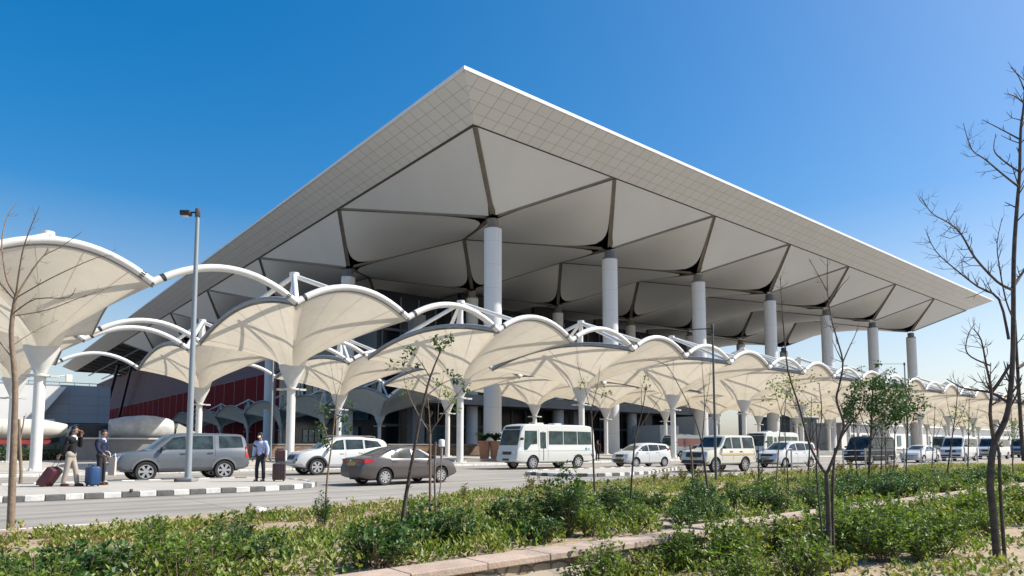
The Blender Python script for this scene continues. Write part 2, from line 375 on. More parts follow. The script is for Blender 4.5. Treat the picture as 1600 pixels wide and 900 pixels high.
# glazed front, red side wall
FY = 112.0
fa = MB(); fa.box((109, FY + 1, 15.5), (98, 1, 31)); fac = rel(fa).build('facade', M['glass_dark'], term)
mu = MB()
for k in range(25): mu.box((61 + k * 4, FY + .4, 15), (.28, .3, 30))
for z in (5.2, 10.5, 17, 23.5): mu.box((109, FY + .3, z), (97.6, .5, .5))
rel(mu).build('mullion', M['mull'], fac)
# terrace slabs, pale piers
ts = MB(); ts.box((109, FY - 5, 9.4), (96, 10, .7)); ts.box((109, FY - 9.8, 10.4), (96, .12, 1.2)); rel(ts).build('terrace', M['concrete'], term)
for x in (66, 84, 108, 133, 150): 
    p_ = MB(); p_.box((x, FY - 4, 13), (2.6, 2, 26)); rel(p_).build('pier', M['concrete'], term)
for (x0, x1, z0, z1, m_) in ((71, 77, 2, 5, 'teal_glass'), (90, 98, 11.5, 15, 'teal_glass'), (112, 118, 11.5, 15.5, 'teal_glass'), (100, 105, 1.5, 5, 'teal_glass'), (150.5, 156.5, 2.0, 8.0, 'teal_glass'), (124, 130, 11.5, 15, 'teal_glass'), (73, 80, 11.5, 15, 'teal_glass'), (88, 92, 1, 4.6, 'teal_glass')):
    p_ = MB(); p_.box(((x0 + x1) / 2, FY + .42, (z0 + z1) / 2), (x1 - x0, .2, z1 - z0)); wn = rel(p_).build('window', M[m_], term)
    q_ = MB(); w_ = (x1 - x0)
    for xx in (x0, x0 + w_ / 3, x0 + 2 * w_ / 3, x1): q_.box((xx, FY + .28, (z0 + z1) / 2), (.14, .12, z1 - z0))
    for zz in (z0, (z0 + z1) / 2, z1): q_.box(((x0 + x1) / 2, FY + .24, zz), (w_ + .3, .1, .14))
    rel(q_).build('window_frame', M['white_wall'] if x0 == 150.5 else M['mull'], wn)
for (x0, x1, z1) in ((124, 131, 6), (139, 148, 8.4)):
    p_ = MB(); p_.box(((x0 + x1) / 2, FY - 11.5, z1 / 2), (x1 - x0, 8, z1)); rel(p_).build('entrance_lobby', M['white_wall'], term)
SX = 62.0
rw = MB(); rw.box((SX, 312, 10), (1, 292, 20)); rw.uv = [(y, z + 1) for x, y, z in rw.v]; redw = rel(rw).build('side_wall', M['red_wall'], term)
up = MB(); up.grid([[V((SX - .52, y, z)) for y in (166, 458)] for z in (20.0, 37)]); up.uv = [(0, 0), (292, 0), (0, 17), (292, 17)]; rel(up).build('upper_wall', M['mauve'], term)
sw = MB(); sw.box((SX, 139.2, 15), (1, 53.2, 30)); sg = rel(sw).build('side_glazing', M['glass_dark'], term)
for (y0, y1, z0, z1) in ((150, 156, 13, 17), (135, 145, 13, 17), (118, 128, 12, 16), (118, 124, 6.5, 9.5), (140, 150, 2, 5), (122, 132, 2, 5)):
    p_ = MB(); p_.box((SX - .6, (y0 + y1) / 2, (z0 + z1) / 2), (.2, y1 - y0, z1 - z0)); wn = rel(p_).build('window', M['teal_glass'], term)
    q_ = MB()
    for q in range(4): q_.box((SX - .75, y0 + (y1 - y0) * q / 3, (z0 + z1) / 2), (.1, .16, z1 - z0))
    for zz in (z0, (z0 + z1) / 2, z1): q_.box((SX - .78, (y0 + y1) / 2, zz), (.1, y1 - y0 + .2, .14))
    rel(q_).build('window_frame', M['mull'], wn)

# ------------------------------------------------------------------ tensile canopies
LX, LY, PER, ZV = 6.77, 18.06, 13.59, 9.0
def canopy_meshes(lx, ly, rise=1.25, zr=6.6, seams=20):
    hx, hy = lx / 2, ly / 2
    def bpt(q):                     # q in 0..4 walks round the rectangle
        k = int(q) % 4; f = q - int(q); e = rise * (1 - (2 * f - 1) ** 2)
        c = [(-hx, -hy), (hx, -hy), (hx, hy), (-hx, hy)]; a = c[k]; b = c[(k + 1) % 4]
        return V((a[0] + (b[0] - a[0]) * f, a[1] + (b[1] - a[1]) * f, ZV - .16 + e))
    qs = []; N = 4 * seams
    me = MB(); T = 12
    def col_at(q):
        p = bpt(q); d = V((p.x, p.y, 0)).normalized(); r0 = V((d.x * .78, d.y * .78, zr)); out = []
        for it in range(T + 1):
            t = it / T; c = r0.lerp(p, t); c.z = zr + (p.z - zr) * (t ** .62); out.append(c)
        return out
    w_ = .02
    per = seams // 4
    for k in range(4):
        n = per * 4 if k % 2 else per * 3
        for i in range(n):
            q0, q1 = k + i / n, k + (i + 1) / n
            seam = (i % 4 == 1)
            cuts = [q0, q0 + .005, q1] if seam else [q0, q1]
            cols = [col_at(min(c, k + .9999)) for c in cuts]
            for z in range(len(cuts) - 1): me.grid([cols[z], cols[z + 1]], 1 if (seam and z == 0) else 0)
    # merge doubles
    bm = bmesh.new(); mm = me.mesh('membrane', [M['fabric'], M['seam']]); bm.from_mesh(mm); bmesh.ops.remove_doubles(bm, verts=bm.verts[:], dist=.002)
    bm.to_mesh(mm); bm.free(); mm.polygons.foreach_set('use_smooth', [True] * len(mm.polygons))
    arches = []
    for k in range(4):
        pts = [bpt(k + min(i / 16, .9999)) + V((0, 0, .16)) for i in range(17)]; t = MB(); t.tube(pts, .185 if k % 2 == 0 else .14, 10)
        for f in ((1, 15) if k % 2 == 0 else ()):
            p = pts[f]; d = (pts[f + (1 if f < 8 else -1)] - p).normalized(); t.tube([p - d * .10, p + d * .10], .188, 10, 1)
        pe = [p - V((0, 0, .2)) for p in pts]; t.tube(pe, .05, 6, 2)
        arches.append(t.mesh('arch_tube', [M['white_steel'] if k % 2 == 0 else M['side_arch_shade'], M['black'], M['edge']], 60))
    cn = [V((a * hx, b_ * hy, ZV)) for a in (-1, 1) for b_ in (-1, 1)]
    ap = V((0, 0, 12.75)); struts = []
    for c in cn: t = MB(); t.tube([ap, c + V((0, 0, .1))], .16, 8); struts.append(t.mesh('strut', M['white_steel'], 60))
    t = MB(); t.tube([(0, 0, 6.4), (0, 0, 12.9)], .19, 10)
    for a in (-1, 1): t.tube([ap, (a * .75, .3, 8.2)], .08, 6)
    t.lathe([(.1, 12.7), (.32, 12.75), (.32, 12.95), (.1, 13.0)], 12)
    mast = t.mesh('mast', M['white_steel'], 50)
    t = MB(); t.lathe([(.27, .1), (.27, 5.3)], 20); t.lathe([(.55, .1), (.55, .16)], 16)
    for q in range(6): t.box((.45 * math.cos(q * PI / 3), .45 * math.sin(q * PI / 3), .2), (.08, .08, .14))
    column = t.mesh('column', M['white_steel'], 40)
    t = MB(); t.lathe([(.3, 5.3), (.36, 5.45), (.82, 6.55), (.82, 6.72), (.78, 6.73)], 22); t.lathe([(.5, 5.1), (.5, 5.2)], 18); t.box((.62, -.3, 5.12), (.42, .3, .12)); t.box((-.62, .3, 5.12), (.42, .3, .12))
    capital = t.mesh('capital', M['capital'], 40)
    return dict(mm=mm, arches=arches, struts=struts, mast=mast, column=column, capital=capital, bpt=bpt)
CM = canopy_meshes(LX, LY)
t = MB(); fr = []
for s in (-1, 1):
    pts = [V((LX / 2 + (PER - LX) * i / 16, s * LY / 2, ZV + 1.2 * (1 - (2 * i / 16 - 1) ** 2))) for i in range(17)]
    t = MB(); t.tube(pts, .185, 10)
    for f in (1, 15):
        p = pts[f]; d = (pts[f + 1 if f < 8 else f - 1] - p).normalized(); t.tube([p - d * .10, p + d * .10], .188, 10, 1)
    fr.append(t.mesh('linking_arch', [M['white_steel'], M['black']], 60))
lampm = MB(); lampm.tube([(.5, -.2, 5.15), (1.1, -.2, 5.2)], .03, 6); lampm.box((1.25, -.2, 5.05), (.3, .26, .42), 0, 0, .04)
flood = lampm.mesh('floodlight', M['white_steel'])
def canopy(loc, label, group, cm, links=True, lamp=False, rz=0):
    o = thing('fabric_canopy', label, 'canopy', loc, rz, group)
    link('membrane', cm['mm'], o); link('column', cm['column'], o); link('capital', cm['capital'], o); link('mast', cm['mast'], o)
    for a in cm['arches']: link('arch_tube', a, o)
    for a in cm['struts']: link('strut', a, o)
    if links:
        for a in fr: link('linking_arch', a, o)
    if lamp: link('floodlight', flood, o)
    return o
X1 = 3.2
for k in range(15):
    canopy((X1 + k * PER, 43.1, 0), f'white fabric funnel canopy on a white post, {ORD[k]} from the left in the front row', 'front row of fabric canopies', CM, True, k == 0)
for k in range(19):
    canopy((X1 + k * PER, 64.9, 0), f'white fabric funnel canopy behind the front row, {ORD[k]} from the left in the back row', 'back row of fabric canopies', CM, True)
CM3 = canopy_meshes(9.0, 21.4, 2.2)
for k in range(6):
    canopy((53, 98 + k * 21.5, -.6), f'grey shaded funnel canopy under the left roof edge, {ORD[k]} counting away from the corner column', 'shaded canopies beside the terminal', CM3, False)

# ------------------------------------------------------------------ other buildings
def window_row(par, xs, y, z0, z1, wid, m=M['glass_dark']):
    for x in xs:
        b = MB(); b.box((x, y, (z0 + z1) / 2), (wid, .3, z1 - z0)); b.build('window', m, par)
g = thing('grey_hall', 'flat blue grey hall with a dark window band behind the left canopies', 'building', (8, 190, 0))
b = MB(); b.box((2, 8, 11.2), (37, 16, 9)); b.uv = [(x, z) for x, y, z in b.v]; b.build('upper_wall', M['bluegrey'], g)
b = MB(); b.box((2, 8.6, 3.3), (36.4, 16, 6.6)); b.build('lower_wall', mat('slate blue wall', (.14, .17, .205), .6), g)
window_row(g, [-14 + 4.6 * k for k in range(7)], .42, 2.2, 5.0, 3.0)
b = MB(); b.tube([(-17, .3, 16.3), (19, .3, 16.3)], .08, 6)
for k in range(13): b.tube([(-17 + 3 * k, .3, 15.7), (-17 + 3 * k, .3, 16.3)], .06, 5)
b.build('roof_rail', M['mull'], g)
g = thing('white_annex', 'pale white low building with a sloping end at the left frame edge', 'building', (5, 186, 0))
b = MB(); b.prism([(-22, 0), (12, 0), (12, 2), (-22, 2)], 6.8, 7.4); 
b.add([(-22, 0, 7.4), (9, 0, 7.4), (14, 0, 15), (-22, 0, 15), (-22, 3, 7.4), (9, 3, 7.4), (14, 3, 15), (-22, 3, 15)], [(0, 1, 2, 3), (7, 6, 5, 4), (0, 4, 5, 1), (1, 5, 6, 2), (2, 6, 7, 3), (3, 7, 4, 0)])
b.build('wall', M['white_wall'], g)
b = MB(); b.box((-5, 1.5, 3.4), (33, 2.4, 6.7)); b.build('base', M['mull'], g)
g = thing('glass_kiosk', 'grey glazed box building with a dark roof right of the terminal columns', 'building', (166, 88, 0))
b = MB(); b.box((0, 0, 4), (14, 8, 8)); b.build('glazing', mat('grey blue glazing', (.16, .19, .22), .25), g)
b = MB(); b.box((0, 0, 8.3), (15, 9, .5)); b.build('roof', M['mull'], g)
b = MB()
for k in range(8): b.box((-7 + 2 * k, -4.06, 4), (.12, .1, 8))
for z in (2.6, 5.3): b.box((0, -4.1, z), (14, .1, .12))
b.build('frame', M['mull'], g)
g = thing('long_shed', 'long white low building far right behind the parked vans', 'building', (300, 92, 0))
b = MB(); b.box((0, 6, 3.8), (190, 12, 7.6)); b.build('wall', M['white_wall'], g)
b = MB(); b.box((0, 5.6, 7.9), (192, 14, .5)); b.build('roof', M['rim'], g)
window_row(g, [-88 + 9 * k for k in range(20)], -.06, 1.0, 4.6, 3.2, M['teal_glass'])

# low terrace wall
tw = thing('terrace_wall', 'brown stone low wall along the terminal forecourt behind the cars', 'wall', (40, 73, 0))
M['brownstone'] = tiled('brown stone wall', (.24, .16, .11), (.12, .09, .07), .5, .22, .015, .35, .9, .5, 'UV')
b = MB(); b.box((0, 0, .75), (64, .4, 1.4)); b.uv = [(x, z) for x, y, z in b.v]; b.build('wall', M['brownstone'], tw)
b = MB(); b.box((0, 0, 1.53), (64.2, .55, .14)); b.build('coping', M['concrete'], tw)
gw = thing('grey_parapet', 'grey concrete parapet with a pale band between the two tanks and the grey car', 'wall', (13, 70, 0))
b = MB(); b.box((0, 0, 1.05), (11, .4, 1.9)); b.build('wall', M['concrete'], gw)
b = MB(); b.box((0, -.1, 2.06), (11.2, .7, .14)); b.build('coping', M['capital'], gw)

# drum shaped tanks behind the travellers
M['tank'] = mat('cream tank paint', (.55, .53, .46), .5, var=.15, vs=1)
M['red_steel'] = mat('red painted steel', (.33, .04, .03), .5, var=.2)
M['navy'] = mat('navy paint', (.012, .015, .035), .35)
g = thing('cream_tank', 'long cream cylindrical tank with tapered end on a red steel frame', 'tank', (1.5, 74, 0))
b = MB(); Mx = Matrix.Rotation(PI / 2, 4, 'Y'); Mx = Matrix.Translation((0, 0, 2.85)) @ Mx
b.lathe([(.2, -9), (.9, -8.6), (.95, -7), (.95, 4.3), (.9, 4.6), (.55, 6.2), (.5, 6.25)], 24, 0, Mx); b.build('tank_body', M['tank'], g, 40)
b = MB()
for x in (-7.5, -4.5, -1.5, 1.5, 4.2): b.lathe([(.97, x - .05), (.97, x + .05)], 24, 0, Mx, False)
b.build('tank_band', M['capital'], g, 60)
b = MB(); b.box((-1.5, -.5, 1.72), (13, .25, .35)); b.box((-1.5, .5, 1.72), (13, .25, .35))
for x in (-7, -3.5, 0, 3.5): b.box((x, 0, 1.0), (.25, 1.2, 1.2))
b.build('frame', M['red_steel'], g)
g = thing('navy_cab', 'rounded dark navy cab between the cream tank and the grey drum', 'cab', (9.8, 75, 0))
b = MB(); pr = [(-1.9, 0.2), (1.9, .2), (1.9, 3.0), (1.5, 3.35), (-1.1, 3.45), (-1.6, 3.2), (-1.9, 2.6)]
n = len(pr); b.add([(x, -1, z) for x, z in pr] + [(x, 1, z) for x, z in pr], [tuple(range(n)), tuple(range(2 * n - 1, n - 1, -1))] + [(i, n + i, n + (i + 1) % n, (i + 1) % n) for i in range(n)]); b.build('cab_body', M['navy'], g)
b = MB(); b.box((1.0, -1.03, 2.45), (1.0, .06, .7), 0, 0, .02); b.build('panel', M['white_wall'], g)
g = thing('grey_drum', 'big grey barrel shaped drum lying left of the grey car', 'drum', (13.6, 72, 0))
Mx = Matrix.Translation((0, 0, 3.0)) @ Matrix.Rotation(PI / 2, 4, 'Y')
b = MB(); b.lathe([(.5, -2.8), (.85, -2.75), (1.15, -1.5), (1.32, 0), (1.28, 1.0), (1.05, 2.2), (.85, 2.6), (.3, 2.65)], 28, 0, Mx); b.build('drum_body', mat('grey drum paint', (.46, .465, .45), .5, var=.3, vs=1.2), g, 40)
b = MB(); b.lathe([(.2, 2.66), (.62, 2.67), (.62, 2.85), (.2, 2.95)], 20, 0, Mx); b.build('nozzle', M['black'], g, 40)
b = MB(); b.box((0, 0, .9), (3.6, 1.2, 1.7)); b.build('stand', M['concrete'], g)
g = thing('beige_hopper', 'beige wedge shaped hopper with red base right of the grey drum', 'hopper', (18.2, 73, 0))
b = MB(); b.add([(-1.9, -.8, 1.9), (1.9, -.8, 1.9), (-1.4, -.8, 3.6), (-1.9, .8, 1.9), (1.9, .8, 1.9), (-1.4, .8, 3.6)], [(0, 1, 2), (3, 5, 4), (0, 3, 4, 1), (1, 4, 5, 2), (2, 5, 3, 0)]); b.build('chute', M['tank'], g)
b = MB(); b.box((0, 0, 1.7), (3.9, 1.7, .35)); 
for x in (-1.7, 1.7): b.box((x, 0, .8), (.2, 1.5, 1.5))
b.build('base', M['red_steel'], g)

# tall terracotta pots with ferns
M['terra'] = mat('terracotta', (.40, .19, .11), .8, var=.2, vs=4)
# ------------------------------------------------------------------ vehicles
def lerp(a, b, t): return a + (b - a) * t
def interp(pts, x):
    if x <= pts[0][0]: return pts[0][1]
    for (xa, ya), (xb, yb) in zip(pts, pts[1:]):
        if x <= xb: return ya + (yb - ya) * (x - xa) / max(1e-6, xb - xa)
    return pts[-1][1]
def paint(name, col, metal=0.0, rough=.3): return mat(name, col, rough, metal, .5, coat=.6)
M['tyre'] = mat('tyre rubber', (.022, .022, .022), .85)
M['alloy'] = mat('alloy rim', (.52, .52, .53), .35, .7)
M['steelrim'] = mat('dull wheel cover', (.30, .30, .30), .5, .3)
M['cglass'] = mat('car glass', (.008, .012, .014), .06, spec=.28, col2=(.055, .08, .085), vs=2.2)
M['cglass2'] = mat('tinted bus glass', (.010, .02, .022), .08, spec=.32, col2=(.05, .09, .09), vs=2.0)
M['plastic'] = mat('black plastic', (.03, .031, .033), .6)
M['lampglass'] = mat('headlamp glass', (.55, .57, .58), .12, .4)
M['redlamp'] = mat('tail lamp red', (.38, .012, .015), .2)
M['amber'] = mat('amber plate', (.50, .30, .05), .5)
M['plate'] = mat('white plate', (.7, .7, .68), .5)
M['chrome'] = mat('chrome', (.6, .6, .6), .15, 1)
M['under'] = mat('underbody', (.012, .012, .012), .9)

def body_loft(sp):
    L, W, H, rw = sp['L'], sp['W'], sp['H'], sp['rw']; hx = L / 2
    n = 64; xs = [-hx + L * i / n for i in range(n + 1)]
    top = [interp(sp['top'], x) for x in xs]
    for _ in range(sp.get('smooth', 1)): top = [top[0]] + [(top[i - 1] + 2 * top[i] + top[i + 1]) / 4 for i in range(1, n)] + [top[-1]]
    belt = sp['belt']; rows = []
    for i, x in enumerate(xs):
        e = abs(x) / hx; w = W * (1 - sp.get('taper', .10) * max(0, (e - .55) / .45) ** sp.get('tp', 2.2))
        zb = sp['gc'] + sp.get('kick', .10) * max(0, (e - .80) / .2) ** 1.5
        zt = top[i]; bl = interp(belt, x); zl = min(bl, zt - .015); hf = max(0, min(1, (zt - bl) / (H - bl)))
        d = zl - zb; cw = lerp(.93, .955, hf) * w; wt = lerp(.88 * w, rw, hf)
        half = [(0, zb), (.6 * w, zb), (.9 * w, zb + .02), (.97 * w, zb + .09), (.99 * w, zb + .32 * d), (w, zb + .62 * d), (.985 * w, zb + .85 * d), (lerp(.95, .965, hf) * w, zl),
                (lerp(cw, wt, .08), lerp(zl, zt, .08 if hf > 0 else .3)), (lerp(cw, wt, .5), lerp(zl, zt, .5)), (lerp(cw, wt, .93), zt - lerp(.006, .075, hf)), (wt - .06, zt - lerp(.003, .025, hf)), (wt * .55, zt), (0, zt + lerp(.0, .012, hf))]
        rows.append([V((x, y, z)) for y, z in half] + [V((x, -y, z)) for y, z in half[-2:0:-1]])
    b = MB(); b.grid(rows, 0, True)
    k = len(rows[0]); N = len(b.v)
    for ri, sgn in ((0, -1), (n, 1)):     # rounded caps
        base = [b.v[ri * k + j] for j in range(k)]; c = sum((V(p) for p in base), V()) / k
        o = len(b.v); ring = []
        for p in base: q = V(p).lerp(V((p[0], c.y, c.z)), .06); q.x += sgn * .03; ring.append(q)
        b.v += [tuple(q) for q in ring]
        for j in range(k):
            a_, c_ = ri * k + j, ri * k + (j + 1) % k; f = (a_, c_, o + (j + 1) % k, o + j)
            b.f.append(f if sgn > 0 else f[::-1]); b.m.append(0)
        cap = tuple(range(o, o + k)); b.f.append(cap if sgn > 0 else cap[::-1]); b.m.append(0)
    return b

def patch(mb, bvh, poly, axis, side, off=.006, m=0, step=.14, thick=0.0):
    """lay a polygon drawn in side (x,z) or end (y,z) view onto the body surface"""
    bm = bmesh.new()
    P3 = [V((p[0], 0, p[1])) if axis == 'y' else V((0, p[0], p[1])) for p in poly]
    bm.faces.new([bm.verts.new(p) for p in P3])
    for ax in ((0, 2) if axis == 'y' else (1, 2)):
        lo = min(p[ax] for p in P3); hi = max(p[ax] for p in P3); t = lo + step
        while t < hi - .02:
            no = V((0, 0, 0)); no[ax] = 1; co = V((0, 0, 0)); co[ax] = t
            bmesh.ops.bisect_plane(bm, geom=bm.verts[:] + bm.edges[:] + bm.faces[:], plane_co=co, plane_no=no); t += step
    bm.verts.index_update(); pts = []
    for v in bm.verts:
        o = v.co.copy(); d = V((0, 0, 0)); k = 1 if axis == 'y' else 0; o[k] = side * 9; d[k] = -side
        hit = bvh.ray_cast(o, d); p = hit[0]
        pts.append(p.copy() if p is not None else None)
    k = 1 if axis == 'y' else 0; ref = [p[k] * side for p in pts if p is not None]; best = max(ref) if ref else .5; lim = 9 if (axis == 'x' and m == 9) else (1.6 if max(q[1] for q in poly) > 1.25 else .45)
    for i, v in enumerate(bm.verts):
        p = pts[i]
        if p is None: p = v.co.copy(); p[k] = side * (best - .05)
        if p[k] * side < best - lim: p[k] = side * (best - lim)
        p[k] += side * off; pts[i] = p
    o = len(mb.v); nV = len(pts); faces = [[v.index for v in f.verts] for f in bm.faces]
    mb.add(pts, faces, m)
    if thick:
        k = 1 if axis == 'y' else 0; back = [p.copy() for p in pts]
        for p in back: p[k] -= side * thick
        bd = [(e.verts[0].index, e.verts[1].index) for e in bm.edges if len(e.link_faces) == 1]
        mb.add(pts + back, [(a, b_, b_ + nV, a + nV) for a, b_ in bd], m)
    bm.free()
def line_poly(a, b, w=.014):
    a, b = V(a), V(b); n = (b - a).normalized(); n = V((-n.y, n.x)) * w / 2
    return [tuple(a + n), tuple(b + n), tuple(b - n), tuple(a - n)]
def wheel_meshes(r, wd, spokes, rimmat, rr=.68):
    t = MB(); Mx = Matrix.Rotation(PI / 2, 4, 'X')
    t.lathe([(r * rr, -wd / 2 + .02), (r * .93, -wd / 2), (r, -wd / 2 + .035), (r, wd / 2 - .035), (r * .93, wd / 2), (r * rr, wd / 2 - .02)], 28, 0, Mx, False)
    t.lathe([(.001, -.02), (r * rr, -.02)], 28, 1, Mx, False); t.lathe([(.001, .02), (r * rr, .02)], 28, 1, Mx, False)
    tm = t.mesh('wheel', [M['tyre'], M['under']], 40)
    g = MB(); y = -(wd / 2 - .015)
    for s in (1, -1):
        yy = y * s
        g.lathe([(r * rr, yy * .8), (r * rr, yy), (r * rr * .90, yy), (r * rr * .88, yy * .85)], 28, 0, Mx, False)
        g.lathe([(.001, -yy * 1.0) if False else (.001, yy * .96), (r * .16, yy * .95), (r * .18, yy * .7)], 16, 0, Mx, False)
        for k in range(spokes):
            a = 2 * PI * k / spokes; d = V((math.cos(a), 0, math.sin(a))); n = V((-d.z, 0, d.x)); w0, w1 = r * .085, r * (.10 if spokes > 7 else .15)
            p = [d * r * .12 + n * w0, d * r * .12 - n * w0, d * r * rr * .93 - n * w1, d * r * rr * .93 + n * w1]
            g.add([q + V((0, yy * .93, 0)) for q in p] + [q + V((0, yy * .6, 0)) for q in p], [(0, 1, 2, 3), (0, 4, 5, 1), (1, 5, 6, 2), (2, 6, 7, 3), (3, 7, 4, 0)])
    return tm, g.mesh('rim', rimmat, 40)

def vehicle(name, label, cat, sp, loc, rz, group=None):
    o = thing(name, label, cat, loc, rz, group); s_ = sp.get('scale', 1.0); o.scale = (s_, s_, s_)
    lo = body_loft(sp); me = lo.mesh('tmp', [sp['paint'], M['under']]); bm = bmesh.new(); bm.from_mesh(me)
    bmesh.ops.recalc_face_normals(bm, faces=bm.faces[:]); bm.to_mesh(me); bvh = BVHTree.FromBMesh(bm); bm.free()
    ob = bpy.data.objects.new('body', me); COL.objects.link(ob)
    r = sp['r']; cut = MB()
    for x in sp['axles']:
        for s in (-1, 1):
            Mx = Matrix.Translation((x, s * sp['W'], r)) @ Matrix.Rotation(PI / 2, 4, 'X'); cut.lathe([(r + .07, -.36), (r + .07, .36)], 32, 1, Mx)
    cm_ = cut.mesh('cut', [sp['paint'], M['under']]); co = bpy.data.objects.new('cut', cm_); COL.objects.link(co)
    md = ob.modifiers.new('b', 'BOOLEAN'); md.object = co; md.operation = 'DIFFERENCE'; md.solver = 'EXACT'
    bpy.context.view_layer.update(); dg = bpy.context.evaluated_depsgraph_get(); m2 = bpy.data.meshes.new_from_object(ob.evaluated_get(dg))
    bpy.data.objects.remove(co); ob.modifiers.clear(); ob.data = m2; m2.name = 'body'
    m2.polygons.foreach_set('use_smooth', [True] * len(m2.polygons)); m2.set_sharp_from_angle(angle=math.radians(32)); ob.parent = o
    W = sp['W']; hx = sp['L'] / 2
    for side in (1, -1):
        for key, nm, mt in (('win', 'window', sp.get('glass', M['cglass'])),):
            for poly in sp.get(key, []):
                b = MB(); patch(b, bvh, poly, 'y', side, .007); wn = b.build(nm, mt, o, 60)
        if sp.get('seams'):
            b = MB()
            for a, c in sp['seams']: patch(b, bvh, line_poly(a, c), 'y', side, .004, step=.2)
            b.build('door_gap', M['plastic'], o)
        for (x, z) in sp.get('handles', []):
            b = MB(); patch(b, bvh, [(x - .1, z - .018), (x + .1, z - .018), (x + .1, z + .018), (x - .1, z + .018)], 'y', side, .03, thick=.03); b.build('door_handle', sp.get('handlemat', sp['paint']), o)
        for poly, mt, nm in sp.get('side', []):
            b = MB(); patch(b, bvh, poly, 'y', side, .012, thick=.012); b.build(nm, mt, o, 50)
        if sp.get('arch'):
            for x in sp['axles']:
                ra, rb = r + .06, r + .15; A_ = [i * PI / 14 for i in range(15)]
                poly = [(x + ra * math.cos(t), r + ra * math.sin(t)) for t in A_] + [(x + rb * math.cos(t), r + rb * math.sin(t)) for t in A_[::-1]]
                b = MB()
                for i in range(14):
                    q = [poly[i], poly[i + 1], poly[29 - i - 1], poly[29 - i]]
                    patch(b, bvh, q, 'y', side, .02, step=.5)
                b.build('wheel_arch', sp['arch'], o)
        mx, mz = sp.get('mirror', (None, None))
        if mx is not None:
            b = MB(); y = side * (W * .97 + .10); b.box((mx, y, mz), (.13, .22, .15), 0, 0, .04); b.tube([(mx, side * W * .9, mz - .05), (mx, y, mz - .04)], .025, 6); b.build('wing_mirror', sp.get('mirmat', sp['paint']), o, 40)
    for key, ax in (('front', 1), ('rear', -1)):
        for poly, mt, nm in sp.get(key, []):
            both = [poly]
            if min(p[0] for p in poly) > .05: both = [poly, [(-y, z) for y, z in poly]]
            for q in both:
                b = MB(); patch(b, bvh, q, 'x', ax, .012 if nm not in ('windscreen', 'rear_window') else .007, thick=.01); b.build(nm, mt, o, 50)
    tm, rm_ = wheel_meshes(r, sp.get('wd', .22), sp.get('spokes', 6), sp.get('rimmat', M['alloy']))
    for x in sp['axles']:
        for s in (-1, 1):
            wo = link('wheel', tm, o); wo.location = (x, s * (W - .12), r); ro = link('rim', rm_, wo)
    b = MB(); b.box((0, 0, sp['gc'] + .06), (sp['L'] * .84, W * 1.55, .16)); 
    for x in sp['axles']: b.tube([(x, -W * .8, r), (x, W * .8, r)], .06, 8)
    b.build('underbody', M['under'], o)
    for nm, fn in sp.get('extra', []):
        b = MB(); mt = fn(b); b.build(nm, mt, o, 40)
    return o
def rect(x0, z0, x1, z1): return [(x0, z0), (x1, z0), (x1, z1), (x0, z1)]

P_GREY = paint('grey metallic paint', (.13, .145, .16), .4, .38); P_WHITE = paint('white car paint', (.60, .60, .59)); P_BRWN = paint('grey brown metallic', (.10, .088, .085), .4, .30)
P_CREAM = paint('cream white paint', (.58, .56, .47)); P_DARK = mat('charcoal paint', (.022, .024, .028), .5, spec=.3); P_BUS = paint('bus white', (.60, .60, .56)); P_RED = paint('red bus paint', (.32, .03, .03)); P_SILV = paint('silver grey paint', (.33, .34, .35), .6)
SUV = dict(L=4.85, W=.96, H=1.88, rw=.74, gc=.36, r=.385, axles=(1.46, -1.42), paint=P_GREY, taper=.10, tp=3, kick=.12, arch=mat('grey arch', (.14, .15, .16), .5), spokes=6, wd=.26,
    top=[(-2.43, .9), (-2.40, 1.3), (-2.31, 1.72), (-2.16, 1.85), (-.95, 1.885), (.1, 1.87), (.55, 1.80), (1.22, 1.24), (1.4, 1.18), (2.1, 1.10), (2.34, 1.02), (2.425, .72)],
    belt=[(-2.43, 1.18), (2.43, 1.13)],
    win=[[(1.02, 1.23), (.50, 1.70), (.05, 1.76), (.05, 1.23)], [(-.05, 1.23), (-.05, 1.76), (-.98, 1.77), (-.98, 1.23)], [(-1.22, 1.27), (-1.22, 1.78), (-2.12, 1.76), (-2.20, 1.30)]],
    seams=[((1.08, 1.2), (1.05, .55)), ((0, 1.78), (0, .5)), ((-1.05, 1.78), (-1.05, .95)), ((1.05, .5), (-.9, .5))], handles=[(.16, 1.06), (-.86, 1.08)], handlemat=M['plastic'],
    side=[(rect(-1.0, .36, 1.0, .46), M['plastic'], 'sill'), ([(-2.40, .88), (-2.27, .88), (-2.27, 1.34), (-2.38, 1.34)], M['redlamp'], 'tail_light')],
    mirror=(.92, 1.26), mirmat=M['plastic'],
    front=[([(-.62, 1.26), (.62, 1.26), (.52, 1.74), (-.52, 1.74)], M['cglass'], 'windscreen'), (rect(-.46, .78, .46, .98), M['plastic'], 'grille'), (rect(.52, .80, .82, .98), M['lampglass'], 'headlight'), (rect(-.8, .5, .8, .7), M['plastic'], 'bumper'), (rect(-.25, .56, .25, .67), M['plate'], 'number_plate')],
    rear=[(rect(.66, .86, .80, 1.34), M['redlamp'], 'tail_light'), ([(-.6, 1.25), (.6, 1.25), (.54, 1.7), (-.54, 1.7)], M['cglass'], 'rear_window'), (rect(-.8, .5, .8, .68), M['plastic'], 'bumper')])
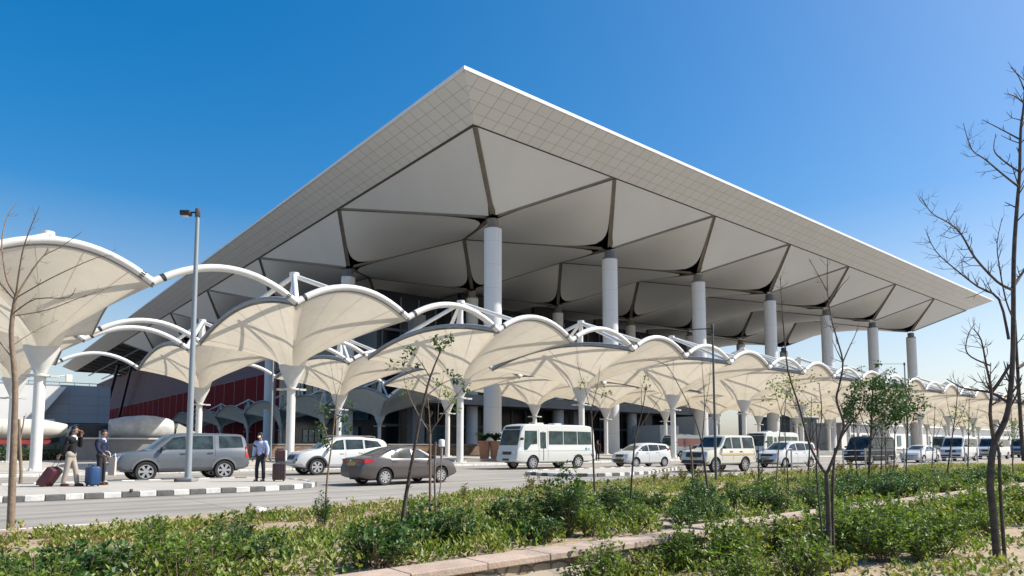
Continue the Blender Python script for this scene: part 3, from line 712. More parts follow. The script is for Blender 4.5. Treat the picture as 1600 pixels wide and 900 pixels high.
WSUV = dict(L=4.8, W=.93, H=1.82, rw=.70, gc=.34, r=.385, axles=(1.42, -1.33), paint=P_WHITE, taper=.14, tp=2.4, kick=.12, spokes=6, wd=.26, arch=M['plastic'],
    top=[(-2.4, .95), (-2.36, 1.3), (-2.22, 1.62), (-1.9, 1.74), (-.9, 1.82), (0, 1.81), (.45, 1.74), (1.22, 1.24), (1.4, 1.19), (2.0, 1.10), (2.26, .98), (2.4, .72)], belt=[(-2.4, 1.22), (2.4, 1.08)],
    win=[[(1.0, 1.18), (.42, 1.62), (.06, 1.68), (.06, 1.19)], [(-.04, 1.19), (-.04, 1.68), (-.95, 1.68), (-.95, 1.22)], [(-1.04, 1.24), (-1.04, 1.67), (-1.75, 1.60), (-1.98, 1.34)]],
    seams=[((1.08, 1.1), (1.05, .5)), ((0, 1.7), (0, .5)), ((-1.0, 1.7), (-.98, .9))], handles=[(.16, 1.02), (-.82, 1.05)], side=[(rect(-.95, .34, .98, .48), M['plastic'], 'sill')], mirror=(.88, 1.2),
    front=[([(-.62, 1.24), (.62, 1.24), (.5, 1.7), (-.5, 1.7)], M['cglass'], 'windscreen'), (rect(-.42, .74, .42, 1.0), M['plastic'], 'grille'), ([(.46, .88), (.84, .90), (.84, 1.03), (.46, .97)], M['lampglass'], 'headlight'), ([(.5, .58), (.84, .62), (.78, .82), (.66, .72)], M['plastic'], 'fog_lamp'), (rect(-.75, .42, .75, .58), M['plastic'], 'bumper'), (rect(-.25, .6, .25, .71), M['plate'], 'number_plate')],
    rear=[(rect(.5, 1.0, .84, 1.14), M['redlamp'], 'tail_light'), ([(-.56, 1.3), (.56, 1.3), (.5, 1.6), (-.5, 1.6)], M['cglass'], 'rear_window')],
    extra=[('roof_rail', lambda b: (b.tube([(-1.7, .62, 1.80), (-1.5, .62, 1.85), (.2, .64, 1.87), (.4, .64, 1.80)], .02, 6), b.tube([(-1.7, -.62, 1.80), (-1.5, -.62, 1.85), (.2, -.64, 1.87), (.4, -.64, 1.80)], .02, 6), M['chrome'])[-1])])
SED = dict(L=4.49, W=.87, H=1.48, rw=.60, gc=.22, r=.315, axles=(1.36, -1.29), paint=P_BRWN, taper=.17, tp=2.2, kick=.10, spokes=9, smooth=2,
    top=[(-2.24, .72), (-2.22, .98), (-2.1, 1.03), (-1.72, 1.06), (-1.55, 1.09), (-.75, 1.40), (-.4, 1.465), (.0, 1.48), (.35, 1.44), (1.15, 1.02), (1.3, .98), (1.9, .88), (2.14, .76), (2.24, .55)], belt=[(-2.24, 1.0), (2.24, .90)],
    win=[[(.93, .99), (.42, 1.29), (.04, 1.37), (.04, .985)], [(-.05, .985), (-.05, 1.375), (-.5, 1.35), (-.98, 1.17), (-1.06, 1.05), (-.95, .995)]],
    seams=[((1.02, .9), (1.0, .36)), ((0, 1.38), (0, .34)), ((-1.02, .98), (-1.0, .7)), ((1.0, .34), (-.85, .34))], handles=[(.14, .88), (-.86, .90)], mirror=(.88, 1.03),
    side=[(rect(-.9, .22, .95, .27), M['plastic'], 'sill'), ([(-2.14, .82), (-1.74, .90), (-1.78, .99), (-2.16, .98)], M['redlamp'], 'tail_light')],
    front=[([(-.58, 1.03), (.58, 1.03), (.46, 1.40), (-.46, 1.40)], M['cglass'], 'windscreen'), (rect(-.4, .45, .4, .62), M['plastic'], 'grille'), ([(.45, .60), (.74, .66), (.74, .77), (.45, .70)], M['lampglass'], 'headlight')],
    rear=[([(-.56, 1.12), (.56, 1.12), (.46, 1.39), (-.46, 1.39)], M['cglass'], 'rear_window'), ([(.36, .84), (.8, .84), (.8, .97), (.44, .95)], M['redlamp'], 'tail_light'), (rect(-.27, .74, .27, .87), M['amber'], 'number_plate'), (rect(-.68, .3, .68, .4), M['plastic'], 'bumper')],
    extra=[('badge', lambda b: (b.box((-2.275, 0, .93), (.012, .12, .06), 0, 0, .004), M['chrome'])[-1])])
MPV = dict(L=4.0, W=.84, H=1.56, rw=.64, gc=.23, r=.30, axles=(1.22, -1.32), paint=P_WHITE, taper=.15, tp=2.2, kick=.10, spokes=8, smooth=2,
    top=[(-2.0, .8), (-1.97, 1.1), (-1.85, 1.40), (-1.65, 1.50), (-.6, 1.56), (.1, 1.54), (.45, 1.46), (1.25, 1.04), (1.4, .99), (1.8, .88), (1.95, .74), (2.0, .55)], belt=[(-2, 1.08), (2, .94)],
    win=[[(1.05, 1.03), (.55, 1.34), (.12, 1.43), (.12, 1.02)], [(.04, 1.02), (.04, 1.44), (-.8, 1.44), (-.8, 1.06)], [(-.88, 1.07), (-.88, 1.43), (-1.55, 1.38), (-1.66, 1.16)]],
    seams=[((1.08, .95), (1.05, .36)), ((.08, 1.4), (.08, .34)), ((-.84, 1.4), (-.84, .7))], handles=[(.2, .93), (-.68, .96)], mirror=(.98, 1.08),
    front=[([(-.58, 1.06), (.58, 1.06), (.46, 1.46), (-.46, 1.46)], M['cglass'], 'windscreen'), (rect(-.36, .66, .36, .82), M['plastic'], 'grille'), ([(.38, .72), (.72, .76), (.72, .88), (.38, .80)], M['lampglass'], 'headlight'), (rect(-.55, .34, .55, .52), M['plastic'], 'bumper'), (rect(-.25, .53, .25, .63), M['amber'], 'number_plate')],
    rear=[(rect(.6, .9, .78, 1.2), M['redlamp'], 'tail_light'), ([(-.54, 1.12), (.54, 1.12), (.46, 1.42), (-.46, 1.42)], M['cglass'], 'rear_window')])
ERT = dict(MPV, L=4.4, H=1.69, axles=(1.36, -1.36), top=[(-2.2, .8), (-2.17, 1.2), (-2.05, 1.52), (-1.85, 1.64), (-.6, 1.69), (.2, 1.66), (.55, 1.58), (1.3, 1.10), (1.45, 1.05), (1.95, .95), (2.14, .82), (2.2, .55)], belt=[(-2.2, 1.08), (2.2, 1.0)],
    win=[[(1.1, 1.08), (.62, 1.44), (.16, 1.53), (.16, 1.07)], [(.08, 1.07), (.08, 1.54), (-.82, 1.54), (-.82, 1.08)], [(-.9, 1.09), (-.9, 1.53), (-1.8, 1.48), (-1.9, 1.16)]], mirror=(1.02, 1.13),
    front=[([(-.6, 1.12), (.6, 1.12), (.5, 1.58), (-.5, 1.58)], M['cglass'], 'windscreen'), (rect(-.42, .72, .42, .86), M['plastic'], 'grille'), ([(.44, .76), (.76, .80), (.76, .93), (.44, .88)], M['lampglass'], 'headlight'), (rect(-.6, .34, .6, .52), M['plastic'], 'bumper'), (rect(-.25, .55, .25, .65), M['amber'], 'number_plate')])
M['cream_stripe'] = mat('tan stripe', (.46, .34, .18), .4); 
JEEP = dict(L=4.35, W=.85, H=1.93, rw=.70, gc=.38, r=.37, axles=(1.42, -1.12), paint=P_CREAM, taper=.06, tp=3, kick=.05, spokes=8, rimmat=M['steelrim'],
    top=[(-2.17, .95), (-2.15, 1.5), (-2.08, 1.85), (-1.95, 1.92), (0, 1.93), (.42, 1.90), (.92, 1.28), (1.05, 1.22), (1.9, 1.12), (2.1, 1.05), (2.17, .7)], belt=[(-2.17, 1.18), (2.17, 1.15)],
    win=[[(.78, 1.22), (.40, 1.76), (.02, 1.80), (.02, 1.22)], [(-.08, 1.22), (-.08, 1.80), (-.82, 1.80), (-.82, 1.22)], [(-.98, 1.22), (-.98, 1.80), (-1.95, 1.80), (-1.98, 1.22)]],
    seams=[((.88, 1.15), (.86, .45)), ((-.03, 1.82), (-.03, .45)), ((-.9, 1.82), (-.9, .8)), ((.86, .45), (-.7, .45))], handles=[(.12, 1.06), (-.74, 1.06)], handlemat=M['plastic'], mirror=(.80, 1.28), mirmat=M['plastic'],
    side=[(rect(-1.9, .86, 1.0, .96), M['cream_stripe'], 'stripe'), (rect(-.7, .38, .98, .46), M['plastic'], 'footstep')],
    front=[([(-.64, 1.3), (.64, 1.3), (.58, 1.80), (-.58, 1.80)], M['cglass'], 'windscreen'), (rect(-.48, .78, .48, 1.02), M['plastic'], 'grille'), (rect(.5, .80, .74, 1.0), M['lampglass'], 'headlight'), (rect(-.82, .46, .82, .70), M['plastic'], 'bumper'), (rect(-.25, .70, .25, .78), M['amber'], 'number_plate')],
    rear=[(rect(.66, .8, .8, 1.2), M['redlamp'], 'tail_light')])
M['bluelogo'] = mat('blue emblem', (.05, .20, .42), .5); M['greenlogo'] = mat('green emblem', (.12, .35, .14), .5)
def bus_door(b):
    return M['plastic']
BUS = dict(L=6.3, W=1.02, H=2.62, rw=.93, gc=.36, r=.385, axles=(1.95, -1.62), paint=P_BUS, taper=.07, tp=4, kick=.08, spokes=8, rimmat=M['alloy'], glass=M['cglass2'], smooth=1, wd=.24,
    top=[(-3.14, 1.0), (-3.12, 2.0), (-3.02, 2.42), (-2.8, 2.55), (-2.2, 2.62), (2.3, 2.62), (2.6, 2.55), (2.74, 2.36), (2.98, 1.35), (3.10, 1.05), (3.14, .7)], belt=[(-3.14, 1.30), (3.14, 1.22)],
    win=[[(2.62, 1.12), (2.52, 2.22), (1.62, 2.22), (1.62, 1.46), (2.10, 1.42), (2.4, 1.12)], [(.72, 1.42), (.72, 2.22), (-.40, 2.22), (-.40, 1.42)], [(-.45, 1.42), (-.45, 2.22), (-1.55, 2.22), (-1.55, 1.42)], [(-1.60, 1.42), (-1.60, 2.22), (-2.75, 2.20), (-2.80, 1.42)]],
    seams=[((1.52, 2.3), (1.52, .5)), ((.82, 2.3), (.82, .5)), ((-3.0, 1.05), (2.6, 1.05)), ((-3.0, .78), (-1.2, .78))],
    side=[(rect(.95, 1.2, 1.38, 2.14), M['cglass2'], 'door_window'), (rect(1.15, .5, 1.18, 2.2), M['plastic'], 'door_fold'), ([(-2.28 + .09 * math.cos(t * PI / 5), 1.16 + .09 * math.sin(t * PI / 5)) for t in range(10)], M['bluelogo'], 'emblem'), ([(-2.52 + .07 * math.cos(t * PI / 5), 1.16 + .06 * math.sin(t * PI / 5)) for t in range(10)], M['greenlogo'], 'emblem')],
    mirror=(2.85, 1.75), mirmat=M['plastic'],
    front=[([(-.86, 1.38), (.86, 1.38), (.80, 2.28), (-.80, 2.28)], M['cglass2'], 'windscreen'), (rect(-.42, .84, .42, 1.02), M['plastic'], 'grille'), (rect(.52, .80, .84, .98), M['lampglass'], 'headlight'), (rect(-.3, .5, .3, .62), M['plastic'], 'number_plate'), (rect(-.7, 2.32, .7, 2.48), M['plastic'], 'roof_board')],
    rear=[(rect(.8, .8, .94, 1.2), M['redlamp'], 'tail_light')],
    extra=[('roof_vent', lambda b: (b.box((.9, 0, 2.66), (.7, .6, .12), 0, 0, .04), b.box((-.6, 0, 2.66), (.6, .6, .10), 0, 0, .04), P_BUS)[-1])])
VAN = dict(L=4.9, W=.95, H=2.25, rw=.84, gc=.32, r=.35, axles=(1.5, -1.3), paint=P_DARK, taper=.08, tp=3, kick=.06, spokes=6, rimmat=M['steelrim'],
    top=[(-2.45, .95), (-2.42, 1.8), (-2.3, 2.15), (-2.1, 2.24), (1.0, 2.25), (1.3, 2.15), (1.95, 1.3), (2.1, 1.22), (2.36, 1.08), (2.45, .7)], belt=[(-2.45, 1.25), (2.45, 1.2)],
    win=[[(1.72, 1.32), (1.22, 2.02), (.75, 2.05), (.75, 1.30)], [(.62, 1.30), (.62, 2.05), (-.65, 2.05), (-.65, 1.30)], [(-.75, 1.30), (-.75, 2.05), (-2.1, 2.02), (-2.15, 1.30)]],
    seams=[((.70, 2.1), (.70, .5)), ((-.7, 2.1), (-.7, .5))], handles=[(.85, 1.12)], mirror=(1.62, 1.4), mirmat=M['plastic'],
    front=[([(-.76, 1.34), (.76, 1.34), (.68, 2.1), (-.68, 2.1)], M['cglass'], 'windscreen'), (rect(-.45, .82, .45, 1.0), M['plastic'], 'grille'), (rect(.52, .84, .82, 1.02), M['lampglass'], 'headlight'), (rect(-.8, .46, .8, .62), M['plastic'], 'bumper'), (rect(-.25, .64, .25, .75), M['amber'], 'number_plate')],
    rear=[(rect(.76, .8, .9, 1.3), M['redlamp'], 'tail_light')])
def S(base, **k): d = dict(base); d.update(k); return d
def nat(u, Y): # ground point seen at column u on the line Y
    l = (u - 800) / 1046; return Y * (.6377 + .7703 * l) / (.7703 - .6377 * l)
vehicle('suv_car', 'grey boxy off roader with black arches parked behind the lamp post', 'car', S(SUV, scale=1.06), (7.45, 31.4, 0), PI + .02)
vehicle('suv_car', 'white off roader with black grille parked beside the grey brown saloon', 'car', S(WSUV, scale=1.05), (15.2, 32.5, 0), PI - .02)
vehicle('saloon_car', 'grey brown saloon seen from behind with an amber number plate', 'car', S(SED, scale=.99), (13.4, 23.0, 0), .09)
vehicle('minibus', 'white minibus with a row of dark side windows and open road in front', 'bus', S(BUS, scale=1.06), (29.2, 31.7, 0), PI - .03)
vehicle('compact_car', 'white rounded compact car right of the minibus', 'car', S(MPV, scale=1.04), (36.2, 29.8, 0), PI - .12)
vehicle('estate_jeep', 'cream boxy jeep with a tan side stripe and upright windscreen', 'car', S(JEEP, scale=1.06), (33.15, 21.7, 0), PI - .05)
vehicle('people_carrier', 'white people carrier with dark bumper right of the cream jeep', 'car', S(ERT, scale=1.04), (42.9, 22.9, 0), PI - .1)
vehicle('van', 'charcoal black high roof van behind the thin trees', 'van', S(VAN, scale=.95), (53.6, 22.0, 0), PI - .08)
vehicle('saloon_car', 'white saloon right of the charcoal van', 'car', S(SED, paint=P_WHITE), (63.4, 21.9, 0), PI - .05)
vehicle('van', 'white van with open bonnet shape between the white saloon and the far vans', 'van', S(VAN, paint=P_WHITE, H=2.1), (72.2, 21.6, 0), PI)
vehicle('van', 'white van, second from the right in the far line', 'van', S(VAN, paint=P_WHITE, glass=M['cglass2']), (84, 22.0, 0), PI)
vehicle('van', 'white van farthest right in the parked line', 'van', S(VAN, paint=P_SILV), (97, 22.4, 0), PI)
vehicle('minibus', 'white minibus half hidden behind the white people carrier', 'bus', S(BUS, glass=M['cglass2']), (56.5, 31.5, 0), PI)
vehicle('van', 'white van parked behind the white saloon on the far lane', 'van', S(VAN, paint=P_WHITE), (78, 31, 0), PI)
vehicle('minibus', 'white minibus on the far lane behind the last vans', 'bus', S(BUS), (101, 31.5, 0), PI)
vehicle('minibus', 'dark red and white minibus far behind the compact car', 'bus', S(BUS, side=BUS['side'] + [(rect(-3.0, 1.3, 2.4, 2.2), P_RED, 'red_panel')], win=[]), (64, 46.5, 0), PI)
vehicle('hatchback', 'dark brown hatchback peeping out left of the cream jeep', 'car', S(MPV, paint=paint('dark brown paint', (.10, .05, .03))), (43.2, 29.6, 0), PI)

# ------------------------------------------------------------------ people
SKIN = mat('skin', (.36, .21, .14), .55); HAIR = mat('black hair', (.012, .010, .009), .5)
def skin_mesh(nodes, edges, name, m, sub=1, smooth=True):
    """nodes: list of (pos, rx, ry)"""
    me = bpy.data.meshes.new(name); me.from_pydata([n[0] for n in nodes], edges, []); o = bpy.data.objects.new(name, me); COL.objects.link(o)
    md = o.modifiers.new('s', 'SKIN'); md.use_smooth_shade = True; md.branch_smoothing = .6
    for i, n in enumerate(nodes): me.skin_vertices[0].data[i].radius = (n[1], n[2]); me.skin_vertices[0].data[i].use_root = (i == 0)
    sb = o.modifiers.new('u', 'SUBSURF'); sb.levels = sub; sb.render_levels = sub
    bpy.context.view_layer.update(); dg = bpy.context.evaluated_depsgraph_get(); r = bpy.data.meshes.new_from_object(o.evaluated_get(dg)); r.name = name
    bpy.data.objects.remove(o); r.materials.clear(); r.materials.append(m); r.polygons.foreach_set('use_smooth', [True] * len(r.polygons)); return r
def person(label, loc, rz, legs, arms, top_m, trouser_m, shoe_m, jacket=True, tilt=0.0, head_turn=0.0, shirt_m=None, group=None, h=1.74, mask=None):
    """faces +x. legs: per side (knee, ankle) offsets; arms: per side (elbow, wrist)"""
    k = h / 1.75; o = thing('person', label, 'person', loc, rz, group); o.scale = (k, k, k)
    pel = V((0, 0, .96)); sp = V((.01, 0, 1.14)); ch = V((.02 + tilt, 0, 1.33)); nb = V((.03 + tilt, 0, 1.46)); hd0 = V((.05 + tilt * 1.3, 0, 1.55)); hd1 = V((.075 + tilt * 1.3, 0, 1.655)); hd2 = V((.06 + tilt * 1.3, 0, 1.715))
    N = [(pel, .08, .06), (sp, .085, .065), (ch, .115, .08), (nb, .056, .052), (hd0, .06, .06), (hd1, .082, .098), (hd2, .06, .07)]; E = [(0, 1), (1, 2), (2, 3), (3, 4), (4, 5), (5, 6)]
    JN = [(V((0, 0, .86)), .155, .13), (V((0, 0, 1.0)), .15, .12), (sp, .148, .118), (ch, .168, .122), (V((.02 + tilt, 0, 1.45)), .085, .075)]; JE = [(0, 1), (1, 2), (2, 3), (3, 4)]
    TN = [(V((0, 0, 1.0)), .138, .11), (V((0, 0, .92)), .135, .112)]; TE = [(0, 1)]; SH = MB(); wr = {}
    for s, (kn, an) in zip((1, -1), legs):
        hip = V((0, s * .09, .90)); b0 = len(N); N += [(hip, .055, .055), (V(kn), .044, .044), (V(an), .038, .038), (V(an) + V((.12, 0, -.05)), .035, .03)]; E += [(0, b0), (b0, b0 + 1), (b0 + 1, b0 + 2), (b0 + 2, b0 + 3)]
        t0 = len(TN); a2 = V(an) + V((0, 0, -.03)); TN += [(hip + V((0, 0, -.1)), .098, .095), (V(kn), .075, .072), (a2, .066, .062)]; TE += [(1, t0), (t0, t0 + 1), (t0 + 1, t0 + 2)]
        SH.ell(V(an) + V((.06, 0, -.045)), (.145, .05, .05)); SH.box(V(an) + V((.06, 0, -.085)), (.27, .085, .025), 0, 0, .01)
    hands = MB()
    for s, (el, w_) in zip((1, -1), arms):
        sh = V((.01 + tilt, s * .185, 1.40)); el, w_ = V(el), V(w_); b0 = len(N); d = (w_ - el).normalized(); pm = w_ + d * .075
        N += [(sh, .036, .036), (el, .024, .024), (w_, .026, .028), (pm, .022, .04)]; E += [(2, b0), (b0, b0 + 1), (b0 + 1, b0 + 2), (b0 + 2, b0 + 3)]
        t0 = len(JN); JN += [(sh + V((0, s * .01, 0)), .084, .084), (el, .078, .076), (w_ - d * .02, .048, .046)]; JE += [(3, t0), (t0, t0 + 1), (t0 + 1, t0 + 2)]
        side = V((d.z, 0, -d.x)).normalized() if abs(d.z) + abs(d.x) > .01 else V((1, 0, 0))
        inn = V((0, -s, 0)) - d * V((0, -s, 0)).dot(d)
        for q in range(4):
            b1 = pm + d * .02 + side * (-.03 + .02 * q); L = (.062, .075, .07, .055)[q]
            hands.tube([b1 - d * .03, b1 + d * L * .4, b1 + d * L * .8 + inn * .012, b1 + d * L * .95 + inn * .035], [.0095, .009, .0085, .006], 6)
        th = w_ + d * .03 + side * .03; hands.tube([th, th + side * .03 + d * .03, th + side * .035 + d * .06 + inn * .01], [.012, .011, .008], 6)
    bmh = skin_mesh(N, E, 'body', SKIN, 1)
    # face and hands joined into the one body mesh
    bm = bmesh.new(); bm.from_mesh(bmh)
    f = MB(); f.ell(hd1 + V((.098, 0, -.015)), (.018, .014, .026)); f.ell(hd1 + V((.0, .082, -.005)), (.022, .012, .032)); f.ell(hd1 + V((.0, -.082, -.005)), (.022, .012, .032)); f.ell(hd0 + V((.07, 0, .03)), (.03, .04, .03))
    for vs in (f, hands): bm.from_mesh(vs.mesh('t', SKIN))
    bm.to_mesh(bmh); bm.free(); bmh.polygons.foreach_set('use_smooth', [True] * len(bmh.polygons)); body = link('body', bmh, o)
    e = MB()
    for s in (-1, 1): e.ell(hd1 + V((.082, s * .034, .012)), (.012, .014, .008))
    e.box(hd1 + V((.094, 0, -.062)), (.012, .045, .008)); e.build('eyes_and_mouth', mat('dark features', (.05, .02, .018), .5), o)
    hb = MB(); prof = [(0.001, .105), (.06, .098), (.098, .06), (.108, .01), (.10, -.05), (.085, -.075)]
    vsM = Matrix.Translation(hd1 + V((-.018, 0, .02))) @ Matrix.Diagonal((1.0, .88, 1, 1)); hb.lathe(prof, 18, 0, vsM, False)
    hb.v = [(x if z > hd1.z + .055 or x < hd1.x + .03 else hd1.x + .03, y, z) for x, y, z in hb.v]; hb.build('hair', HAIR, o, 60)
    jm = skin_mesh(JN, JE, 'jacket' if jacket else 'shirt', top_m, 1); bm = bmesh.new(); bm.from_mesh(jm); pd = MB()
    for s in (1, -1): pd.ell(V((.01 + tilt, s * .175, 1.395)), (.092, .085, .085), 0, 14, 10)
    pd.ell(V((.012 + tilt, 0, 1.35)), (.128, .19, .125), 0, 16, 10); bm.from_mesh(pd.mesh('t', top_m)); bm.to_mesh(jm); bm.free(); jm.polygons.foreach_set('use_smooth', [True] * len(jm.polygons))
    link('jacket' if jacket else 'shirt', jm, o); tm2 = skin_mesh(TN, TE, 'trousers', trouser_m, 1); bm = bmesh.new(); bm.from_mesh(tm2); pd = MB(); pd.ell(V((0, 0, .93)), (.128, .168, .13), 0, 16, 10); bm.from_mesh(pd.mesh('t', trouser_m)); bm.to_mesh(tm2); bm.free(); tm2.polygons.foreach_set('use_smooth', [True] * len(tm2.polygons)); link('trousers', tm2, o); SH.build('shoes', shoe_m, o, 40)
    if shirt_m:
        c = MB(); c.tube([(.03 + tilt, 0, 1.44), (.032 + tilt, 0, 1.50)], [.075, .062], 14); c.box((.122 + tilt, 0, 1.40), (.03, .045, .10), 0, 0, .01); c.build('shirt_collar', shirt_m, o, 40)
    if mask: c = MB(); c.ell(hd1 + V((.072, 0, -.045)), (.04, .055, .04)); c.build('face_mask', mask, o, 60)
    return o
ST = lambda dx=0, dy=.1: (V((.02 + dx * .5, dy, .50)), V((dx, dy, .09)))
NAVY = mat('navy jacket cloth', (.008, .012, .042), .8); BLACKC = mat('black jacket cloth', (.007, .007, .010), .9); BEIGE = mat('beige trousers', (.36, .31, .26), .85); DKTR = mat('dark trousers', (.012, .013, .018), .85)
BLUESH = mat('light blue shirt', (.36, .42, .62), .8); SHOEB = mat('brown shoes', (.09, .035, .025), .5); SHOEK = mat('black shoes', (.015, .015, .015), .4); WHT = mat('white cloth', (.75, .75, .75), .8)
rzR = YAW - PI / 2     # facing right as seen from the road
person('person in a black jacket and beige trousers, hand at the ear, pulling the maroon suitcase', (2.9, 26.32, .135), rzR, [ST(.16, .09), ST(-.14, -.09)], [((.12, .24, 1.14), (.20, .13, 1.50)), ((-.02, -.25, 1.12), (-.16, -.24, .92))], BLACKC, BEIGE, SHOEB, True, .02, 0, WHT, h=1.96)
person('person in a navy suit facing right beside the blue suitcase with a white bag', (3.80, 26.6, .135), rzR - .1, [ST(.02, .09), ST(.06, -.09)], [((-.06, .25, 1.12), (-.05, .26, .90)), ((.06, -.25, 1.13), (.24, -.2, .98))], NAVY, DKTR, SHOEB, True, .01, 0, mat('pale blue shirt', (.5, .6, .75), .8), h=1.86)
person('person in a light blue shirt and dark trousers standing by a stack of dark suitcases', (8.75, 25.3, .135), YAW + PI - .15, [ST(0, .13), ST(0, -.13)], [((-.02, .27, 1.14), (.06, .28, .90)), ((-.03, -.26, 1.12), (.05, -.27, .88))], BLUESH, DKTR, SHOEK, False, .0, 0, mask=WHT, h=1.80)
person('person in dark clothes standing behind the white compact car', (42.3, 39.6, .13), YAW + PI, [ST(0, .1), ST(0, -.1)], [((-.02, .25, 1.14), (.04, .24, .90)), ((-.03, -.25, 1.12), (.05, -.24, .88))], mat('dark red black cloth', (.04, .014, .016), .85), DKTR, SHOEK, True)
person('person in black standing left of the dark clothed person near the minibus', (40.9, 39.8, .13), YAW + PI - .4, [ST(0, .09), ST(0, -.09)], [((-.02, .24, 1.14), (.04, .22, .90)), ((-.03, -.24, 1.12), (.05, -.22, .88))], BLACKC, DKTR, SHOEK, True, h=1.5)

def suitcase(label, loc, rz, mcol, w=.48, d=.28, h=.66, tilt=0.0, hand=.0, ribs=5):
    o = thing('suitcase', label, 'suitcase', loc, rz)
    T = Matrix.Rotation(tilt, 4, 'Y')
    def tr(b): b.v = [tuple(T @ V(p)) for p in b.v]; return b
    b = MB(); b.box((0, 0, h / 2 + .05), (d, w, h), 0, 0, .05)
    for k in range(ribs): 
        y = -w / 2 + w * (k + .5) / ribs
        for s in (-1, 1): b.box((s * d / 2, y, h / 2 + .05), (.016, w / ribs * .5, h * .86), 0, 0, .004)
    tr(b).build('shell', mcol, o, 40)
    b = MB()
    for x in (-1, 1):
        for y in (-1, 1): b.ell((x * (d / 2 - .05), y * (w / 2 - .06), .035), (.035, .02, .035), 0, 10, 6)
    tr(b).build('castors', M['plastic'], o, 40)
    b = MB(); z0 = h + .05
    for y in (-.11, .11): b.tube([(-d / 2 + .05, y, z0 - .02), (-d / 2 + .05, y, z0 + hand + .03)], .009, 6)
    b.tube([(-d / 2 + .05, -.12, z0 + hand + .03), (-d / 2 + .05, .12, z0 + hand + .03)], .014, 6); b.tube([(0, -.1, z0), (0, -.09, z0 + .03), (0, .09, z0 + .03), (0, .1, z0)], .012, 6)
    tr(b).build('handle', M['plastic'], o, 40)
    b = MB(); b.box((0, 0, h / 2 + .05), (.012, w * .985, h * .985), 0, 0, .004); b.v = [(x, y * 1.012, z) for x, y, z in b.v]; tr(b).build('zip', M['plastic'], o)
    return o
suitcase('maroon suitcase tilted on its wheels behind the phoning person', (2.2, 26.74, .135), rzR, mat('maroon shell', (.10, .022, .032), .4), .48, .28, .68, .62, .42)
suitcase('bright blue upright suitcase beside the navy suited person', (3.50, 25.96, .135), rzR + .9, mat('blue shell', (.012, .05, .14), .4), .50, .30, .60, 0, .05)
suitcase('large dark brown suitcase right of the blue shirted person', (9.33, 24.95, .135), YAW + .2, mat('dark brown shell', (.05, .025, .026), .4), .46, .28, .62, 0, .04)
sc = suitcase('small brown cabin bag with a white side lying on the large brown suitcase', (9.38, 25.0, .84), YAW + .2, mat('brown cabin bag', (.07, .032, .03), .45), .38, .2, .40, 0, .02)
b = MB(); b.box((0, -.2, .25), (.19, .06, .39), 0, 0, .03); b.build('white_side', WHT, sc, 40)
t = thing('carrier_bag', 'pale cream carrier bag held by the navy suited person', 'bag', (3.96, 26.48, .46), rzR)
b = MB(); b.add([(.08, -.06, 0), (.30, -.06, 0), (.30, .06, 0), (.08, .06, 0), (.08, -.04, .62), (.31, -.04, .62), (.31, .04, .62), (.08, .04, .62)], [(0, 3, 2, 1), (0, 1, 5, 4), (1, 2, 6, 5), (2, 3, 7, 6), (3, 0, 4, 7), (4, 5, 6, 7)]); b.build('bag', mat('cream paper', (.50, .43, .36), .8), t)
b = MB(); b.tube([(.10, 0, .6), (.11, 0, .72), (.04, 0, .80), (-.06, 0, .82)], .014, 5); b.tube([(.29, 0, .6), (.27, 0, .75)], .014, 5); b.build('bag_handle', WHT, t)

# ------------------------------------------------------------------ lamps, pots, bollards, fence, rock
M['galv'] = mat('galvanised grey', (.26, .29, .31), .5, .2)
def lamp(label, loc, h, r0, r1, armdir, arm, m, base=True, head=(.5, .22, .2), dz=0):
    o = thing('street_lamp', label, 'street lamp', loc)
    b = MB(); b.lathe([(r0, 0), (r1, h)], 18); b.build('pole', m, o, 50)
    d = V(armdir).normalized(); n = math.atan2(d.y, d.x)
    b = MB(); b.tube([V((0, 0, h - .12)), V((0, 0, h - .12)) + d * arm + V((0, 0, dz))], .035 if base else .022, 8); k_ = r1 * 2.2; b.box((0, 0, h - .14), (k_, k_, .34), 0, 0, .01); b.build('bracket', M['plastic'], o, 50)
    hb = MB(); c = V((0, 0, h - .15 + dz)) + d * (arm + head[0] / 2); hb.box(c, head, 0, n, .05); hb.box(c + V((0, 0, -head[2] / 2 - .01)), (head[0] * .6, head[1] * .6, .03), 1, n); hb.build('lamp_head', [M['plastic'], M['lampglass']], o, 40)
    if base:
        b = MB(); b.box((0, 0, .06), (.55, .55, .12), 0, YAW, .03); b.build('plinth', M['concrete'], o)
        b = MB(); b.lathe([(.2, .12), (.2, .15), (.12, .16)], 16); b.build('flange', m, o)
    return o
lamp('pale grey lamp post with one dark lamp head in front of the grey off roader', (6.65, 26.9, .135), 10.35, .12, .07, -RGT, .25, M['galv'], head=(.40, .28, .2))
lamp('thin dark lamp post with a long thin arm in front of the cream jeep', (21.8, 14.43, 0), 6.0, .05, .035, -RGT + FWD * .2, .70, mat('dark pole', (.10, .10, .10), .5), False, (.2, .1, .05), .0)
lamp('far grey lamp post with a long arm between the leafy trees', (84.5, 30.4, 0), 11.0, .11, .07, -RGT, 2.6, M['galv'], False, (.9, .3, .12))
lamp('thin grey lamp post rising behind the second front canopy', (20.9, 58, .13), 9.8, .09, .07, RGT, .4, M['galv'], False, (.4, .2, .1))
